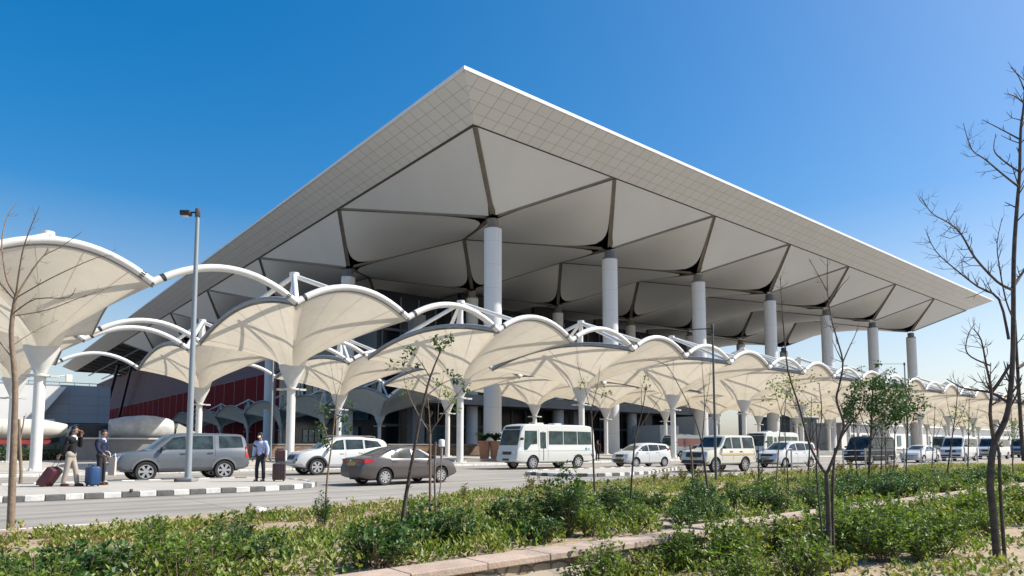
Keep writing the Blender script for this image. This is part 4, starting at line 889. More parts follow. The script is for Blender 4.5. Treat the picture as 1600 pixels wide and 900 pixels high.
for i, (u, lb) in enumerate(((757, 'terracotta tall pot with a fern, left of the pair by the minibus'), (774, 'terracotta tall pot with a fern, nearer to the minibus'))):
    d = 57.0; p = at(u, 700, d); o = thing('plant_pot', lb, 'plant pot', (p.x, p.y, .13))
    b = MB(); b.lathe([(.36, 0), (.48, 1.55), (.54, 1.56), (.54, 1.7), (.42, 1.7), (.40, 1.5)], 20); b.build('pot', M['terra'], o, 40)
    b = MB()
    for q in range(64):
        a = R.uniform(0, 6.28); L = R.uniform(.7, 1.7); dd = V((math.cos(a), math.sin(a), 0)); P = []
        for s in range(6):
            f = s / 5; c = V((0, 0, 1.6)) + dd * L * f * .9 + V((0, 0, (1.1 * f - .75 * f * f) * L * 1.2)); nn = V((-dd.y, dd.x, 0)) * .10 * math.sin(PI * min(.95, f + .1)); P.append([c - nn, c + nn])
        b.grid(P)
    o2 = b.build('fern', leafmat('fern leaves', (.012, .035, .010), (.03, .075, .018), .2), o)
t = thing('bollard', 'grey bollard light with a white cap right of the saloon', 'bollard', (at(690, 700, 50).x, at(690, 700, 50).y, .13))
b = MB(); b.lathe([(.1, 0), (.1, 1.2)], 14); b.build('post', M['concrete'], t, 50); b = MB(); b.lathe([(.18, 1.22), (.22, 1.25), (.22, 1.7), (.18, 1.75), (.05, 1.77)], 16); b.build('lamp_cap', WHT, t, 40)
t = thing('plinth_step', 'long grey stone step under the terracotta pots', 'step', (at(760, 720, 56).x + 3, at(760, 720, 56).y, .13)); b = MB(); b.box((0, 0, .09), (12, 2.4, .2), 0, 0, .02); b.build('step', M['concrete'], t)
# wire fence along the bed on the right
o = thing('wire_fence', 'low wire fence on thin posts in front of the charcoal van', 'fence', (0, 0, 0)); fx = [34 + 3.0 * k for k in range(12)]
wb = MB()
for z in (.45, .8, 1.15): wb.tube([(fx[0], 17.9, z), (fx[-1], 17.9, z)], .012, 5)
wb.build('wire', M['galv'], o)
for x in fx: b = MB(); b.tube([(x, 17.9, 0), (x, 17.9, 1.28)], .045, 8); b.build('post', mat('pale fence post', (.45, .41, .35), .8) if 'pale fence post' not in bpy.data.materials else bpy.data.materials['pale fence post'], o)
def rock(name, label, loc, r, m, seed):
    q = random.Random(seed); bm = bmesh.new(); bmesh.ops.create_icosphere(bm, subdivisions=2, radius=1)
    for v in bm.verts: v.co = V((v.co.x * r[0], v.co.y * r[1], v.co.z * r[2])) * q.uniform(.8, 1.15)
    me = bpy.data.meshes.new(name); bm.to_mesh(me); bm.free(); me.materials.append(m); ob = link(name, me); ob.location = loc; return tag(ob, label, 'rock')
rock('stone', 'white and grey lump of stone at the near road edge', (4.95, 14.35, .1), (.17, .13, .12), mat('two tone stone', (.7, .69, .66), .8, col2=(.06, .055, .05), vs=5), 3)
rock('stone', 'small dark lump beside the pale lamp post base', (6.25, 26.85, .2), (.1, .1, .09), mat('dark lump', (.06, .05, .045), .9), 4)
rock('stone', 'small dark stone lying on the striped kerb', (3.9, 21.82, .19), (.05, .05, .05), M['dark'], 5)
# planter wall
wl = thing('garden_wall', 'low rubble stone garden wall with pink sandstone coping in the foreground', 'wall', (0, 6.3, 0))
def rubble():
    m = bpy.data.materials.new('rubble stone'); m.use_nodes = True; nt = m.node_tree; b = nt.nodes['Principled BSDF']; b.inputs['Roughness'].default_value = .9
    tc = nt.nodes.new('ShaderNodeTexCoord'); v1 = nt.nodes.new('ShaderNodeTexVoronoi'); v1.inputs['Scale'].default_value = 5.5; v1.inputs['Randomness'].default_value = 1
    v2 = nt.nodes.new('ShaderNodeTexVoronoi'); v2.feature = 'DISTANCE_TO_EDGE'; v2.inputs['Scale'].default_value = 5.5
    mp = nt.nodes.new('ShaderNodeMapping'); mp.inputs['Scale'].default_value = (.8, 1, 1.2); nt.links.new(tc.outputs['Object'], mp.inputs[0])
    for v in (v1, v2): nt.links.new(mp.outputs[0], v.inputs['Vector'])
    sp = nt.nodes.new('ShaderNodeSeparateColor'); nt.links.new(v1.outputs['Color'], sp.inputs[0]); r1 = nt.nodes.new('ShaderNodeValToRGB')
    r1.color_ramp.elements[0].color = (.22, .15, .10, 1); r1.color_ramp.elements[1].color = (.46, .36, .26, 1); nt.links.new(sp.outputs[0], r1.inputs[0])
    r2 = nt.nodes.new('ShaderNodeValToRGB'); r2.color_ramp.elements[0].position = .02; r2.color_ramp.elements[1].position = .09; nt.links.new(v2.outputs['Distance'], r2.inputs[0])
    mx = nt.nodes.new('ShaderNodeMix'); mx.data_type = 'RGBA'; mx.inputs[6].default_value = (.20, .165, .13, 1); nt.links.new(r2.outputs[0], mx.inputs[0]); nt.links.new(r1.outputs[0], mx.inputs[7]); nt.links.new(mx.outputs[2], b.inputs['Base Color'])
    bp = nt.nodes.new('ShaderNodeBump'); bp.inputs['Strength'].default_value = .8; bp.inputs['Distance'].default_value = .04; nt.links.new(r2.outputs[0], bp.inputs['Height']); nt.links.new(bp.outputs[0], b.inputs['Normal'])
    return m
RUB = rubble(); COP = mat('pink sandstone coping', (.42, .32, .25), .9, var=.25, vs=2.5, bump=.2)
b = MB()
P = []
for z in (-.45, -.2, .0, .07): P.append([V((x, -.12 + R.uniform(-.025, .025), z)) for x in [-12 + .25 * i for i in range(160)]])
b.grid(P); b.grid([[V((x, y, .075)) for x in (-12, 28)] for y in (-.14, .3)]); b.build('wall', RUB, wl, 30)
x = -12.0; n = 0
while x < 28:
    L = R.uniform(.95, 1.45); dz = 0 if x < 8.2 else .03; b = MB(); b.box((x + L / 2, .04 + R.uniform(-.015, .015) + (.1 if x > 8.2 else 0), .12 + dz), (L - .012, .46, .085), 0, R.uniform(-.012, .012), .012); b.build('coping', COP, wl); x += L
# ------------------------------------------------------------------ vegetation
M['bark'] = mat('dark bark', (.095, .075, .062), .95, var=.5, vs=9, bump=.3, bs=60)
M['bark_p'] = mat('pale bark', (.21, .155, .11), .9, var=.3, vs=10, bump=.2)
LF_DARK = leafmat('dark shrub leaves', (.024, .062, .014), (.09, .165, .038), .3)
LF_MID = leafmat('mid green leaves', (.07, .125, .018), (.185, .26, .045), .35)
LF_LIME = leafmat('yellow green leaves', (.12, .165, .028), (.28, .30, .065), .35)
LF_TREE = leafmat('tree leaves', (.02, .055, .014), (.065, .12, .028), .3)
LF_RUST = leafmat('rusty young leaves', (.16, .10, .025), (.16, .20, .05), .35)
LF_DRY = leafmat('dry straw leaves', (.22, .19, .07), (.34, .28, .12), .3)
def leaf(b, p, d, n, L, W, m=0):
    """one leaf folded along its midrib"""
    d = d.normalized(); s = d.cross(n)
    if s.length < 1e-3: s = d.cross(V((1, 0, .3)))
    s.normalize(); n = s.cross(d); a = p; c = p + d * L; mid = p + d * L * .45 - n * L * .06
    l = mid + s * W + n * W * .35; r = mid - s * W + n * W * .35
    o = len(b.v); b.v += [tuple(q) for q in (a, l, c, r, mid)]
    b.f += [(o, o + 4, o + 1), (o + 4, o + 2, o + 1), (o, o + 3, o + 4), (o + 4, o + 3, o + 2)]; b.m += [m] * 4
def rv(q): 
    while True:
        v = V((q.uniform(-1, 1), q.uniform(-1, 1), q.uniform(-1, 1)))
        if .05 < v.length < 1: return v.normalized()
def cluster(b, p, r, n, L, q, m=0, flat=.8):
    for _ in range(n):
        d = rv(q); c = p + V((d.x, d.y, d.z * flat)) * r * (q.random() ** .45); o = rv(q) * .7 + d * .5 + V((0, 0, -.25)); leaf(b, c, o, V((0, 0, 1)) + rv(q) * .6, L * q.uniform(.6, 1.25), L * q.uniform(.24, .36), m)
def shrub_mesh(seed, w, h, stems, leaves, L, m, twig=.006):
    q = random.Random(seed); lv = MB(); st = MB()
    for i in range(stems):
        a = q.uniform(0, 2 * PI); rr = w * math.sqrt(q.random()); hh = h * q.uniform(.55, 1.05) * (1 - .35 * (rr / w) ** 2)
        top = V((math.cos(a) * rr, math.sin(a) * rr, hh)); b0 = V((top.x * .25, top.y * .25, 0)); mid = b0.lerp(top, .5) + V((top.x * .1, top.y * .1, .05))
        st.tube([b0, mid, top], [twig, twig * .8, twig * .4], 4, 0, False)
        for k in range(leaves):
            t = 1 - .8 * (q.random() ** 1.35); p = b0.lerp(mid, t * 2) if t < .5 else mid.lerp(top, t * 2 - 1); d = rv(q); d.z = abs(d.z) * .7 + .05 - .3 * q.random()
            p = p + d * L * .3; leaf(lv, p, d, V((0, 0, 1)) + rv(q) * .5, L * q.uniform(.6, 1.2), L * q.uniform(.26, .4))
    return lv.mesh('foliage', m), st.mesh('stems', M['bark_p'])
SHR = {}
for k, (w, h, s, n, L, m) in {'dark_a': (.42, .62, 46, 15, .085, LF_DARK), 'dark_b': (.36, .78, 40, 16, .08, LF_DARK), 'dark_c': (.5, .52, 54, 12, .092, LF_DARK),
        'mid_a': (.38, .50, 40, 13, .075, LF_MID), 'mid_b': (.45, .62, 46, 13, .078, LF_MID), 'lime_a': (.32, .44, 30, 12, .07, LF_LIME), 'lime_b': (.28, .34, 26, 10, .065, LF_LIME), 'rust': (.16, .62, 7, 9, .10, LF_RUST)}.items():
    SHR[k] = shrub_mesh(len(k) * 7 + ord(k[-1]), w, h, s, n, L, m)
SL = {'dark': ('shrub', 'dark green glossy leaved shrub in the planting bed behind the garden wall', 'dark shrubs in the planting bed'), 'mid': ('shrub', 'mid green leafy shrub in the planting bed', 'mid green shrubs in the planting bed'),
      'lime': ('shrub', 'yellow green low shrub on sandy soil near the road', 'yellow green shrubs near the road'), 'rust': ('shrub', 'thin shrub with rusty young leaves sticking up at the road edge', 'thin rusty leaved shrubs'),
      'front': ('shrub', 'light green leafy shrub in the garden in front of the wall', 'shrubs in front of the garden wall')}
def shrub(kind, var, x, y, z, s, sz=1.0):
    nm, lb, gp = SL[kind]; o = thing(nm, lb, 'shrub', (x, y, z), R.uniform(0, 6.28), gp); o.scale = (s, s, s * sz)
    f, st = SHR[var]; link('foliage', f, o); link('stems', st, o); return o
def seen(x, y, z=.3):
    d = FWD.x * x + FWD.y * y; r = RGT.x * x + RGT.y * y
    return d > 3 and abs(r / d) < .80
n = 0; tries = 0; placed = []
def far_from(x, y, dmin):
    return all((x - a) ** 2 + (y - c) ** 2 > dmin * dmin for a, c in placed)
# near edge of the bed: dark shrubs
while n < 88 and tries < 6000:
    tries += 1; x = R.uniform(-1, 30); y = R.uniform(6.85, 9.0 + .03 * x)
    if not seen(x, y) or not far_from(x, y, .40): continue
    if 4.6 < x < 6.3 and y < 7.5: continue
    if 1 < x < 6 and y > 8.3 and R.random() < .6: continue
    placed.append((x, y)); v = R.choice(['dark_a', 'dark_b', 'dark_c', 'dark_a', 'mid_b']); shrub('mid' if v[0] == 'm' else 'dark', v, x, y, .08, R.uniform(.7, 1.08)); n += 1
for x, y, s, sz in ((7.35, 7.55, 1.0, 1.5), (7.1, 7.8, .9, 1.1), (3.0, 9.4, .5, 1.3), (4.7, 10.6, .45, 1.9), (1.9, 9.2, .55, 1.3)): shrub('dark', 'dark_b', x, y, .08, s, sz)
n = 0; tries = 0
while n < 52 and tries < 5000:
    tries += 1; x = R.uniform(7, 46); y = R.uniform(8.6, min(12.4, bed_far(x) - 2.6))
    if not seen(x, y) or not far_from(x, y, .55): continue
    placed.append((x, y)); shrub('mid', R.choice(['mid_a', 'mid_b', 'mid_a', 'lime_a']), x, y, .08, R.uniform(.6, .92)); n += 1
n = 0; tries = 0
while n < 42 and tries < 6000:
    tries += 1; x = R.uniform(-2, 50); y = R.uniform(9.0, bed_far(x) - (2.6 if x < 8 else 1.5))
    if not seen(x, y) or not far_from(x, y, .5): continue
    if x < 12 and R.random() < .25: continue
    placed.append((x, y)); shrub('lime', R.choice(['lime_a', 'lime_b']), x, y, .08, R.uniform(.4, .7)); n += 1
for k in range(26):
    x = 18.5 + k * .8 + R.uniform(-.3, .3); shrub('rust', 'rust', x, min(bed_far(x) - .6, 15.2) + R.uniform(-1.2, .4), .08, R.uniform(.8, 1.25))
for x, y in ((9.6, 13.4), (12.2, 13.9), (12.9, 14.2)): shrub('rust', 'rust', x, y, .08, R.uniform(.9, 1.3))
n = 0; tries = 0
while n < 70 and tries < 9000:
    tries += 1; x = R.uniform(5.8, 24); y = 5.95 - 2.05 * R.random() ** 1.5
    if not seen(x, y) or not far_from(x, y, .36): continue
    if x < 6.9 and y < 5.3: continue
    placed.append((x, y)); v = R.choice(['mid_a', 'mid_b', 'lime_a', 'mid_b', 'lime_a', 'lime_b']); shrub('front', v, x, y, -.3, R.uniform(.85, 1.3) * (1.1 if x > 8.5 else 1) * (.75 if y < 4.8 else 1), 1.15); n += 1
# uncountable ground cover
q = random.Random(5); b = MB()
def tuft(x, y, z, h, n, m):
    for _ in range(n):
        a = q.uniform(0, 6.28); d = V((math.cos(a) * .7, math.sin(a) * .7, q.uniform(.4, 1.4))); leaf(b, V((x + q.uniform(-.09, .09), y + q.uniform(-.09, .09), z + q.uniform(0, h * .95))), d, V((0, 0, 1)) + rv(q) * .5, q.uniform(.05, .105), q.uniform(.016, .03), m)
k = 0
while k < 9500:
    x = q.uniform(-3, 55); y = q.uniform(6.75, bed_far(min(x, 50)) - (1.5 if x < 9 and q.random() < .9 else .35))
    if not seen(x, y): continue
    if x > 22 and q.random() < .4: continue
    k += 1; cl = math.sin(x * 1.7 + y * .9) + math.sin(y * 2.3 - x * .6) + q.uniform(-.9, .9)
    if cl < -.75: continue
    near = y < 9.0
    tuft(x, y, .08, q.uniform(.12, .36) if near else q.uniform(.05, .2), q.randint(9, 16), q.choice([0, 1, 1, 0]) if near else q.choice([1, 1, 1, 2, 2] if cl < .3 else [0, 1, 1, 1]))
tag(b.build('ground_cover', [LF_MID, LF_LIME, LF_DRY]), 'yellow green low ground cover over the planting bed', 'ground cover', kind='stuff')
b = MB(); k = 0
while k < 2000:
    x = q.uniform(4, 26); y = q.uniform(.8, 6.0)
    if not seen(x, y): continue
    k += 1; cl = math.sin(x * 1.3 + y * 2.1) + math.sin(y * 3.1 - x * .8) + q.uniform(-1, 1)
    if cl < .1 and y < 4.4: continue
    tuft(x, y, -.27, q.uniform(.06, .16) if y < 4.2 else q.uniform(.1, .25), q.randint(6, 11), q.choice([0, 0, 1, 2]) if y < 4.2 else q.choice([0, 1, 1]))
tag(b.build('low_weeds', [LF_MID, LF_LIME, LF_DRY]), 'low creeping weeds on the sandy garden soil', 'weeds', kind='stuff')
b = MB()
for k in range(420):
    x = q.uniform(5, 20); y = q.uniform(.8, 5.8)
    if seen(x, y): r = q.uniform(.012, .045); b.ell((x, y, -.26), (r, r * q.uniform(.7, 1.2), r * .7), 0, 6, 4)
tag(b.build('pebbles', mat('pebble', (.42, .36, .27), .9, var=.3)), 'small pebbles scattered on the sandy garden soil', 'pebbles', kind='stuff')

def branch_px(tb, pts, d, r0, r1, q, dj=.0, tilt=0.0, org=V(), n=7, twigs=0, tl=.35, sub=True):
    """a limb from survey pixels, standing d metres ahead, leaning tilt metres in depth towards its tip"""
    P = []; m = len(pts); off = 0
    for i, (u, v) in enumerate(pts):
        t = i / max(1, m - 1); off = tilt * t + (q.uniform(-dj, dj) if 0 < i else 0); P.append(at(u, v, d + off) - org)
    # smooth
    if m > 2:
        S_ = []
        for i in range(m - 1):
            p0, p1, p2, p3 = P[max(i - 1, 0)], P[i], P[i + 1], P[min(i + 2, m - 1)]
            for s in (0, .34, .67):
                S_.append(.5 * ((2 * p1) + (p2 - p0) * s + (2 * p0 - 5 * p1 + 4 * p2 - p3) * s * s + (3 * p1 - p0 - 3 * p2 + p3) * s ** 3))
        P = S_ + [P[-1]]
    L = len(P); tb.tube(P, [lerp(r0, r1, i / (L - 1)) for i in range(L)], n)
    for k in range(twigs):
        i = q.randint(L // 4, L - 2); p = P[i]; dr = (P[i + 1] - P[i]).normalized(); d2 = (dr + rv(q) * 1.0).normalized(); l = tl * q.uniform(.4, 1.1); r = max(.0022, lerp(r0, r1, i / L) * .42)
        e1 = p + d2 * l * .5 + rv(q) * l * .06; e2 = e1 + (d2 + V((0, 0, .5)) + rv(q) * .4).normalized() * l * .5; tb.tube([p, e1, e2], [r, r * .75, r * .4], 5, 0, False)
        if sub:
            for _ in range(q.randint(1, 2)): d3 = (d2 + rv(q) * 1.1).normalized(); tb.tube([e1, e1 + d3 * l * .22, e1 + d3 * l * .42 + V((0, 0, .02))], [r * .6, r * .5, r * .3], 4, 0, False)
    return P
def tree(name, label, d, base, z0, limbs, bark, seed, leaves=(), leafm=None, L=.08, cat='tree', group=None):
    """limbs: (pixels, r0, r1, tilt, twigs, twig length); leaves: (u, v, radius m, count, depth offset)"""
    q = random.Random(seed); o0 = at(base[0], base[1], d); o0.z = z0; o = thing(name, label, cat, o0, 0, group)
    t = MB(); P = branch_px(t, limbs[0][0], d, limbs[0][1], limbs[0][2], q, .0, limbs[0][3], o0, 10, limbs[0][4], limbs[0][5])
    t.tube([P[0] + V((0, 0, -(P[0].z) - .06)) + (P[0] - P[1]) * .0, P[0]], [limbs[0][1] * 1.35, limbs[0][1]], 10); t.build('trunk', bark, o, 60)
    if len(limbs) > 1:
        b = MB()
        for (px, r0, r1, tl, tw, tg) in limbs[1:]: branch_px(b, px, d, r0, r1, q, .015, tl, o0, 7, tw, tg)
        b.build('branches', bark, o, 60)
    if leaves:
        b = MB()
        for (u, v, r, n, dd) in leaves: cluster(b, at(u, v, d + dd) - o0, r, n, L, q)
        b.build('leaves', leafm or LF_TREE, o)
    return o
# tall bare tree on the right
tree('bare_tree', 'tall dark leafless tree with forked trunk at the right edge of the garden', 10.6, (1560, 890), -.3, [
    ([(1560, 900), (1553, 811), (1547, 753), (1553, 696), (1571, 656), (1578, 620), (1583, 544), (1584, 407), (1589, 325), (1593, 274), (1595, 202), (1600, 161), (1606, 60)], .058, .012, .0, 26, .5),
    ([(1572, 900), (1567, 829), (1563, 767), (1561, 709), (1556, 690)], .03, .02, -.05, 0, .3),
    ([(1582, 453), (1558, 440), (1523, 402), (1502, 366), (1482, 348), (1456, 333), (1438, 307)], .022, .004, -.9, 34, .36),
    ([(1576, 530), (1561, 468), (1528, 448), (1492, 420), (1461, 391), (1446, 358)], .022, .004, .8, 30, .34),
    ([(1592, 292), (1569, 274), (1538, 248), (1518, 233), (1505, 192)], .018, .004, -.5, 16, .3),
    ([(1593, 269), (1564, 248), (1553, 233), (1556, 210)], .016, .005, .5, 5, .25), ([(1594, 218), (1570, 205), (1535, 187)], .015, .005, .4, 3, .2),
    ([(1600, 161), (1585, 150), (1569, 146)], .014, .004, -.3, 5, .25), ([(1600, 140), (1592, 120), (1580, 105)], .012, .004, .2, 3, .2),
    ([(1553, 690), (1547, 647), (1549, 611), (1542, 576), (1533, 531), (1520, 513)], .03, .006, -.5, 24, .35), ([(1549, 613), (1562, 596), (1578, 570)], .03, .02, -.1, 2, .2),
    ([(1575, 629), (1547, 613), (1507, 607), (1479, 592)], .026, .007, .7, 6, .25), ([(1547, 571), (1518, 558), (1509, 544), (1514, 520), (1524, 505)], .014, .005, .3, 6, .22),
    ([(1600, 720), (1596, 678), (1592, 611), (1589, 560), (1586, 500)], .034, .018, .25, 5, .3), ([(1590, 575), (1612, 560), (1640, 530)], .03, .01, .4, 4, .3), ([(1582, 450), (1602, 420), (1630, 380)], .03, .008, .5, 6, .3),
    ([(1584, 500), (1572, 470), (1562, 420), (1558, 380), (1566, 340)], .014, .004, -.4, 20, .3)], M['bark'], 21)
tree('bare_tree', 'forked leafless tree with two long dark arms in front of the white people carrier', 9.2, (1294, 890), -.3, [
    ([(1293, 900), (1295, 837), (1293, 777), (1291, 736)], .042, .028, 0, 0, .2),
    ([(1291, 740), (1281, 727), (1264, 692), (1248, 633), (1231, 578), (1224, 507), (1221, 464), (1219, 430)], .022, .004, .6, 18, .22),
    ([(1292, 740), (1303, 714), (1315, 680), (1318, 660), (1307, 625), (1312, 600), (1317, 566), (1308, 530), (1300, 502), (1293, 456), (1293, 403)], .022, .004, -.5, 20, .22),
    ([(1315, 682), (1328, 663), (1345, 640), (1352, 610)], .014, .004, -.3, 5, .2), ([(1317, 566), (1326, 545), (1336, 524), (1342, 505)], .01, .003, .2, 3, .16), ([(1317, 566), (1308, 548), (1300, 530)], .009, .003, -.2, 2, .15),
    ([(1293, 456), (1280, 432), (1264, 405)], .008, .003, .2, 3, .14), ([(1296, 475), (1312, 450), (1326, 435)], .008, .003, -.2, 3, .14),
    ([(1303, 880), (1301, 800), (1302, 740), (1305, 700)], .022, .016, .1, 0, .2), ([(1291, 880), (1281, 800), (1276, 720), (1284, 650), (1280, 600)], .016, .005, .4, 8, .25)], M['bark'], 22,
    [(1245, 600, .16, 26, .4), (1270, 590, .14, 18, .3), (1255, 640, .15, 22, .3), (1235, 620, .12, 16, .3), (1284, 610, .1, 12, .3)], LF_RUST, .05)
tree('bare_tree', 'slim pale leafless tree at the left edge by the road', 11.3, (15, 850), .08, [
    ([(15.6, 852), (19, 760), (22, 674), (23.7, 599), (17.4, 518), (25, 462)], .062, .030, 0, 0, .2),
    ([(25, 462), (12, 440), (6, 412), (3, 375), (12, 337), (28, 316)], .020, .004, .5, 7, .22), ([(25, 462), (30, 425), (37, 387), (50, 350), (62, 322)], .018, .004, -.4, 8, .22),
    ([(26, 462), (47, 428), (68, 400), (93, 387), (128, 362)], .018, .004, .4, 8, .25), ([(24, 487), (56, 467), (106, 465), (118, 450)], .013, .004, -.5, 7, .22), ([(24, 493), (75, 484), (125, 465), (181, 446)], .013, .003, .5, 9, .25),
    ([(26, 465), (81, 434), (150, 403), (178, 400)], .012, .003, -.3, 8, .25), ([(20, 560), (-10, 520), (-25, 480)], .012, .004, .3, 4, .2), ([(20, 540), (50, 520), (90, 500)], .007, .003, .3, 6, .2), ([(24, 470), (-8, 430), (-15, 380)], .012, .003, .3, 4, .2)], M['bark_p'], 23)
tree('staked_sapling', 'short cut stake like sapling behind the slim pale tree', 24, (30, 745), .135, [([(33, 740), (31, 690), (30, 655)], .05, .04, 0, 0, .1), ([(31, 690), (36, 665), (38, 650)], .03, .02, .1, 2, .2)], M['bark_p'], 24)
SAP = 'saplings planted along the bed'
tree('sapling', 'thin sapling with leaf tufts in front of the white off roader', 12.6, (508, 812), .08, [
    ([(508, 815), (511, 750), (519, 690), (526, 620)], .022, .010, 0, 2, .2), ([(517, 700), (508, 670), (500, 640), (505, 610)], .008, .003, .4, 4, .2), ([(522, 660), (538, 640), (548, 620)], .007, .003, -.3, 4, .2), ([(526, 620), (520, 590), (516, 565)], .006, .002, .2, 6, .18), ([(526, 620), (534, 590), (536, 570)], .005, .002, -.2, 5, .18)], M['bark_p'], 31,
    [(506, 640, .16, 42, .2), (500, 668, .16, 40, .3), (512, 690, .14, 36, .1), (540, 668, .12, 34, -.2), (535, 650, .1, 22, -.2), (503, 685, .12, 28, .2), (548, 628, .06, 8, -.3)], LF_TREE, .085, group=None)
tree('sapling', 'leaning dark stemmed sapling with green leaf tufts in front of the saloon', 9.3, (625, 850), .08, [
    ([(625, 852), (632, 790), (645, 715), (658, 645), (672, 590), (690, 545)], .034, .009, 0, 2, .15), ([(672, 590), (660, 570), (645, 550)], .008, .003, .2, 3, .15), ([(668, 605), (650, 590), (625, 575)], .007, .003, -.2, 3, .15), ([(665, 620), (690, 600), (712, 592), (728, 598)], .008, .003, .3, 3, .15)], M['bark'], 32,
    [(690, 540, .11, 52, 0), (702, 530, .08, 30, .1), (680, 528, .07, 18, 0), (640, 548, .1, 34, .2), (632, 562, .06, 16, .2), (648, 570, .06, 14, .1), (612, 570, .07, 18, -.2), (712, 590, .08, 34, .3), (727, 605, .08, 26, .3), (700, 580, .05, 12, .2)], LF_TREE, .065)
tree('sapling', 'pale forked sapling with a leafy top before the saloon windows', 13.6, (672, 800), .08, [
    ([(672, 803), (672, 740), (672, 676)], .030, .022, 0, 0, .1), ([(672, 677), (655, 650), (640, 620), (630, 590)], .014, .004, .3, 8, .25), ([(672, 677), (690, 650), (712, 620), (728, 600)], .014, .004, -.3, 8, .25), ([(672, 677), (670, 640), (666, 600)], .012, .004, .1, 8, .25), ([(684, 660), (686, 620), (694, 585)], .009, .003, -.2, 6, .25)], M['bark_p'], 33,
    [(695, 612, .13, 40, -.2), (682, 598, .1, 24, 0), (705, 625, .1, 24, -.2), (640, 600, .1, 14, .3), (630, 615, .08, 12, .2), (715, 640, .08, 16, -.2)], LF_MID, .07)
tree('sapling', 'bare twin stake stem beside the pale forked sapling', 12.4, (682, 812), .08, [([(682, 815), (679, 750), (681, 690)], .022, .014, 0, 3, .2), ([(682, 806), (688, 760), (690, 700)], .014, .01, .2, 0, .1)], M['bark_p'], 34)
tree('sapling', 'dark stemmed sapling with rusty leaves at the rear of the minibus', 17.2, (930, 780), .08, [
    ([(930, 783), (927, 720), (924, 640)], .030, .016, 0, 2, .2), ([(924, 650), (915, 610), (905, 580), (900, 555)], .010, .003, .4, 8, .3), ([(924, 640), (934, 600), (938, 570)], .010, .003, -.4, 6, .3), ([(924, 660), (940, 630), (952, 612)], .008, .003, .3, 5, .25)], M['bark'], 35,
    [(912, 596, .14, 16, .3), (938, 612, .18, 16, 0), (950, 616, .12, 10, 0), (905, 605, .1, 8, .3)], LF_RUST, .085)
tree('sapling', 'thin dark sapling in front of the white compact car', 12.9, (985, 812), .08, [
    ([(985, 815), (987, 750), (993, 685), (1004, 640), (1010, 600)], .024, .006, 0, 4, .25), ([(996, 675), (1015, 645), (1040, 610)], .008, .003, .4, 6, .22), ([(1004, 640), (1002, 610), (1012, 580)], .007, .003, -.3, 4, .2)], M['bark'], 36, [(1008, 592, .08, 14, 0), (1012, 605, .06, 8, .1)], LF_LIME, .07)
tree('sapling', 'bent bare sapling crossing in front of the cream jeep', 15.0, (1107, 768), .08, [
    ([(1107, 775), (1102, 735), (1096, 690)], .030, .020, 0, 0, .2), ([(1096, 690), (1084, 650), (1062, 605), (1040, 570), (1012, 562)], .016, .004, .5, 8, .3), ([(1097, 688), (1101, 640), (1099, 600), (1096, 560)], .012, .004, -.3, 8, .3), ([(1101, 640), (1108, 600), (1110, 565)], .008, .003, .3, 5, .25)], M['bark'], 37)
tree('sapling', 'pale short stake in front of the jeep bonnet', 15.5, (1082, 760), .08, [([(1083, 762), (1081, 720), (1078, 695)], .025, .02, 0, 0, .1)], M['bark_p'], 38)
tree('sapling', 'sapling with sparse yellow leaves left of the white people carrier', 18.5, (1218, 762), .08, [
    ([(1212, 765), (1216, 710), (1221, 640)], .024, .010, 0, 3, .3), ([(1221, 650), (1212, 615), (1206, 590)], .009, .003, .4, 8, .3), ([(1221, 640), (1232, 610), (1238, 580)], .009, .003, -.4, 8, .3)], M['bark_p'], 39,
    [(1212, 600, .28, 46, .3), (1232, 590, .28, 42, -.3), (1222, 615, .25, 36, 0), (1205, 622, .2, 22, .3), (1242, 608, .2, 22, -.2)], LF_MID, .10)
tree('sapling', 'slender grey stem just right of the sparse yellow sapling', 20, (1231, 760), .08, [([(1232, 762), (1228, 700), (1226, 650), (1230, 600)], .02, .006, 0, 8, .4)], M['bark'], 40)
q = random.Random(77); 
lf = []
for k in range(70):
    a = q.uniform(0, 6.28); rr = math.sqrt(q.random()); lf.append((1367 + 50 * rr * math.cos(a), 632 + 42 * rr * math.sin(a) * (.8 if math.sin(a) > 0 else 1), .24, 42, q.uniform(-1, 1)))
lf += [(1345, 575, .1, 12, .2), (1400, 600, .2, 26, .3), (1325, 645, .18, 24, -.3), (1372, 568, .14, 14, 0), (1392, 580, .15, 16, .4), (1335, 600, .15, 18, .3)]
tree('leafy_tree', 'small dense dark green tree in front of the charcoal van', 24.5, (1357, 758), .08, [
    ([(1357, 762), (1359, 710), (1362, 650), (1364, 590)], .05, .02, 0, 8, .6), ([(1361, 690), (1345, 650), (1330, 610)], .02, .006, .6, 6, .5), ([(1361, 690), (1380, 650), (1398, 610)], .02, .006, -.6, 6, .5), ([(1362, 660), (1350, 610), (1346, 570)], .015, .005, -.4, 6, .4), ([(1362, 660), (1378, 610), (1386, 575)], .015, .005, .4, 6, .4)], M['bark'], 41, lf, LF_TREE, .13)
def mini(label, d, u, v0, vt, leaf_spots, seed, bark=None, lean=0, lm=None, tw=10):
    h = v0 - vt; return tree('sapling', label, d, (u, v0), .08, [([(u, v0 + 3), (u + lean * .5, v0 - h * .35), (u + lean, v0 - h * .7), (u + lean * 1.2, vt)], .03, .008, 0, tw, .5),
        ([(u + lean * .8, v0 - h * .5), (u + lean - h * .08, v0 - h * .72), (u + lean - h * .1, v0 - h * .9)], .012, .004, .5, 5, .4), ([(u + lean * .8, v0 - h * .5), (u + lean + h * .08, v0 - h * .7), (u + lean + h * .12, v0 - h * .88)], .012, .004, -.5, 5, .4)], bark or M['bark'], seed,
        leaf_spots, lm or LF_TREE, .12)
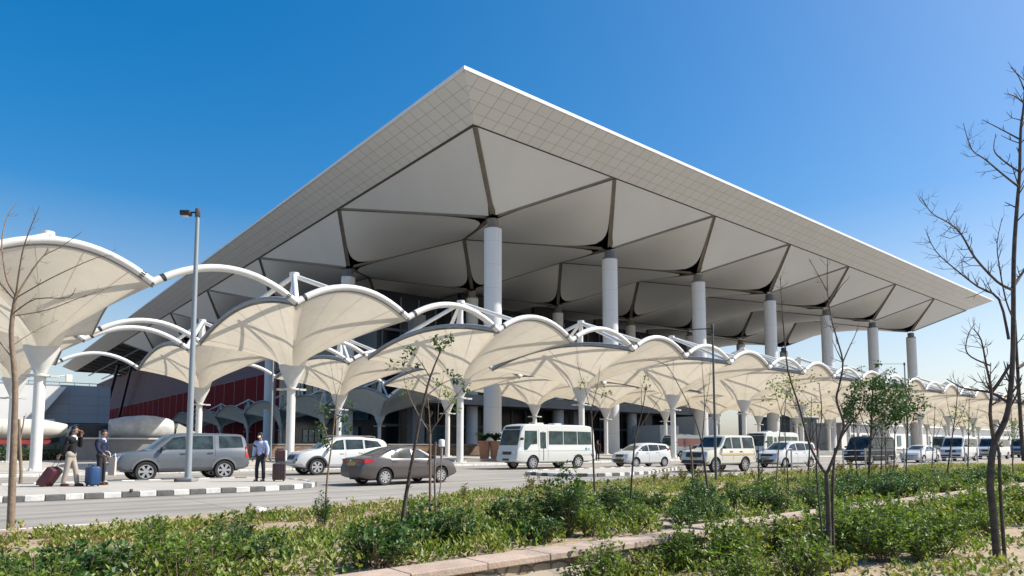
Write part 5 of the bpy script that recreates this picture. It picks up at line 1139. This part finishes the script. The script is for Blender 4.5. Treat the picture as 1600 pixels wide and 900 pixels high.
mini('sapling with leafy crown right of the dense dark green tree', 27, 1396, 757, 600, [(1392, 618, .5, 150, .3), (1406, 628, .5, 150, 0), (1398, 650, .35, 80, .2), (1410, 605, .35, 70, -.2)], 51, lean=3)
mini('sapling with drooping leaves in front of the far round column', 26, 1415, 757, 590, [(1424, 622, .5, 170, .3), (1430, 645, .4, 120, 0), (1418, 602, .35, 80, .2), (1440, 630, .3, 70, -.2), (1408, 640, .35, 80, .2)], 52, lean=4)
mini('bare twiggy sapling left of the far white saloon', 30, 1385, 752, 640, [(1384, 668, .2, 14, 0)], 53, lean=-2)
mini('forked sapling with few leaves before the far vans', 25, 1478, 752, 590, [(1500, 640, .28, 34, .2), (1490, 650, .2, 20, 0), (1507, 655, .2, 16, -.1), (1520, 668, .2, 12, .2)], 54, lean=16, lm=LF_MID)
mini('bare thin sapling right of the forked few leaved sapling', 28, 1512, 748, 615, [(1514, 690, .15, 6, 0)], 55, lean=2)
mini('bare grey sapling between the far vans and the tall bare tree', 31, 1455, 750, 630, [], 56, lean=5)
mini('small leafy sapling behind the tall bare tree', 30, 1583, 745, 640, [(1575, 665, .5, 60, .3), (1592, 660, .4, 40, -.2), (1583, 680, .4, 40, 0)], 57, lean=-2, lm=LF_MID)
mini('bare thin sapling left of the dense dark green tree', 24, 1340, 756, 640, [(1335, 660, .2, 10, 0)], 58, lean=-6)
mini('bare pair stem sapling under the dense dark green tree', 26, 1376, 756, 650, [(1378, 672, .2, 14, 0)], 59, lean=2)
mini('thin bare sapling right of the white people carrier', 22, 1262, 758, 620, [(1268, 640, .25, 22, 0), (1258, 660, .2, 16, .2)], 60, lean=5, lm=LF_MID)
mini('thin grey sapling left of the forked bare arms tree', 20, 1186, 762, 690, [(1188, 715, .1, 5, 0)], 61, lean=-1, tw=4)
# hedge behind the left canopy columns
b = MB(); q = random.Random(9)
for k in range(3400):
    x = q.uniform(-12, 8.6); z = q.random() ** .7 * 1.2 * (1 + .12 * math.sin(x * 2.1)); y = 71.6 + q.uniform(-.8, .8) - (.35 if z < .8 else 0); leaf(b, V((x, y, .13 + z)), rv(q) + V((0, -.4, .3)), V((0, -.5, .8)) + rv(q) * .4, q.uniform(.14, .28), q.uniform(.05, .09))
hd = thing('hedge', 'dark clipped hedge in front of the cream tank', 'hedge', (-1.7, 71.6, .13)); b.v = [(x + 1.7, y - 71.6, z - .13) for x, y, z in b.v]; b.build('foliage', LF_TREE, hd)
b = MB(); b.box((0, .1, .5), (20, .9, .95), 0, 0, .1); b.build('stems', mat('hedge inner stems', (.03, .028, .02), .95), hd)
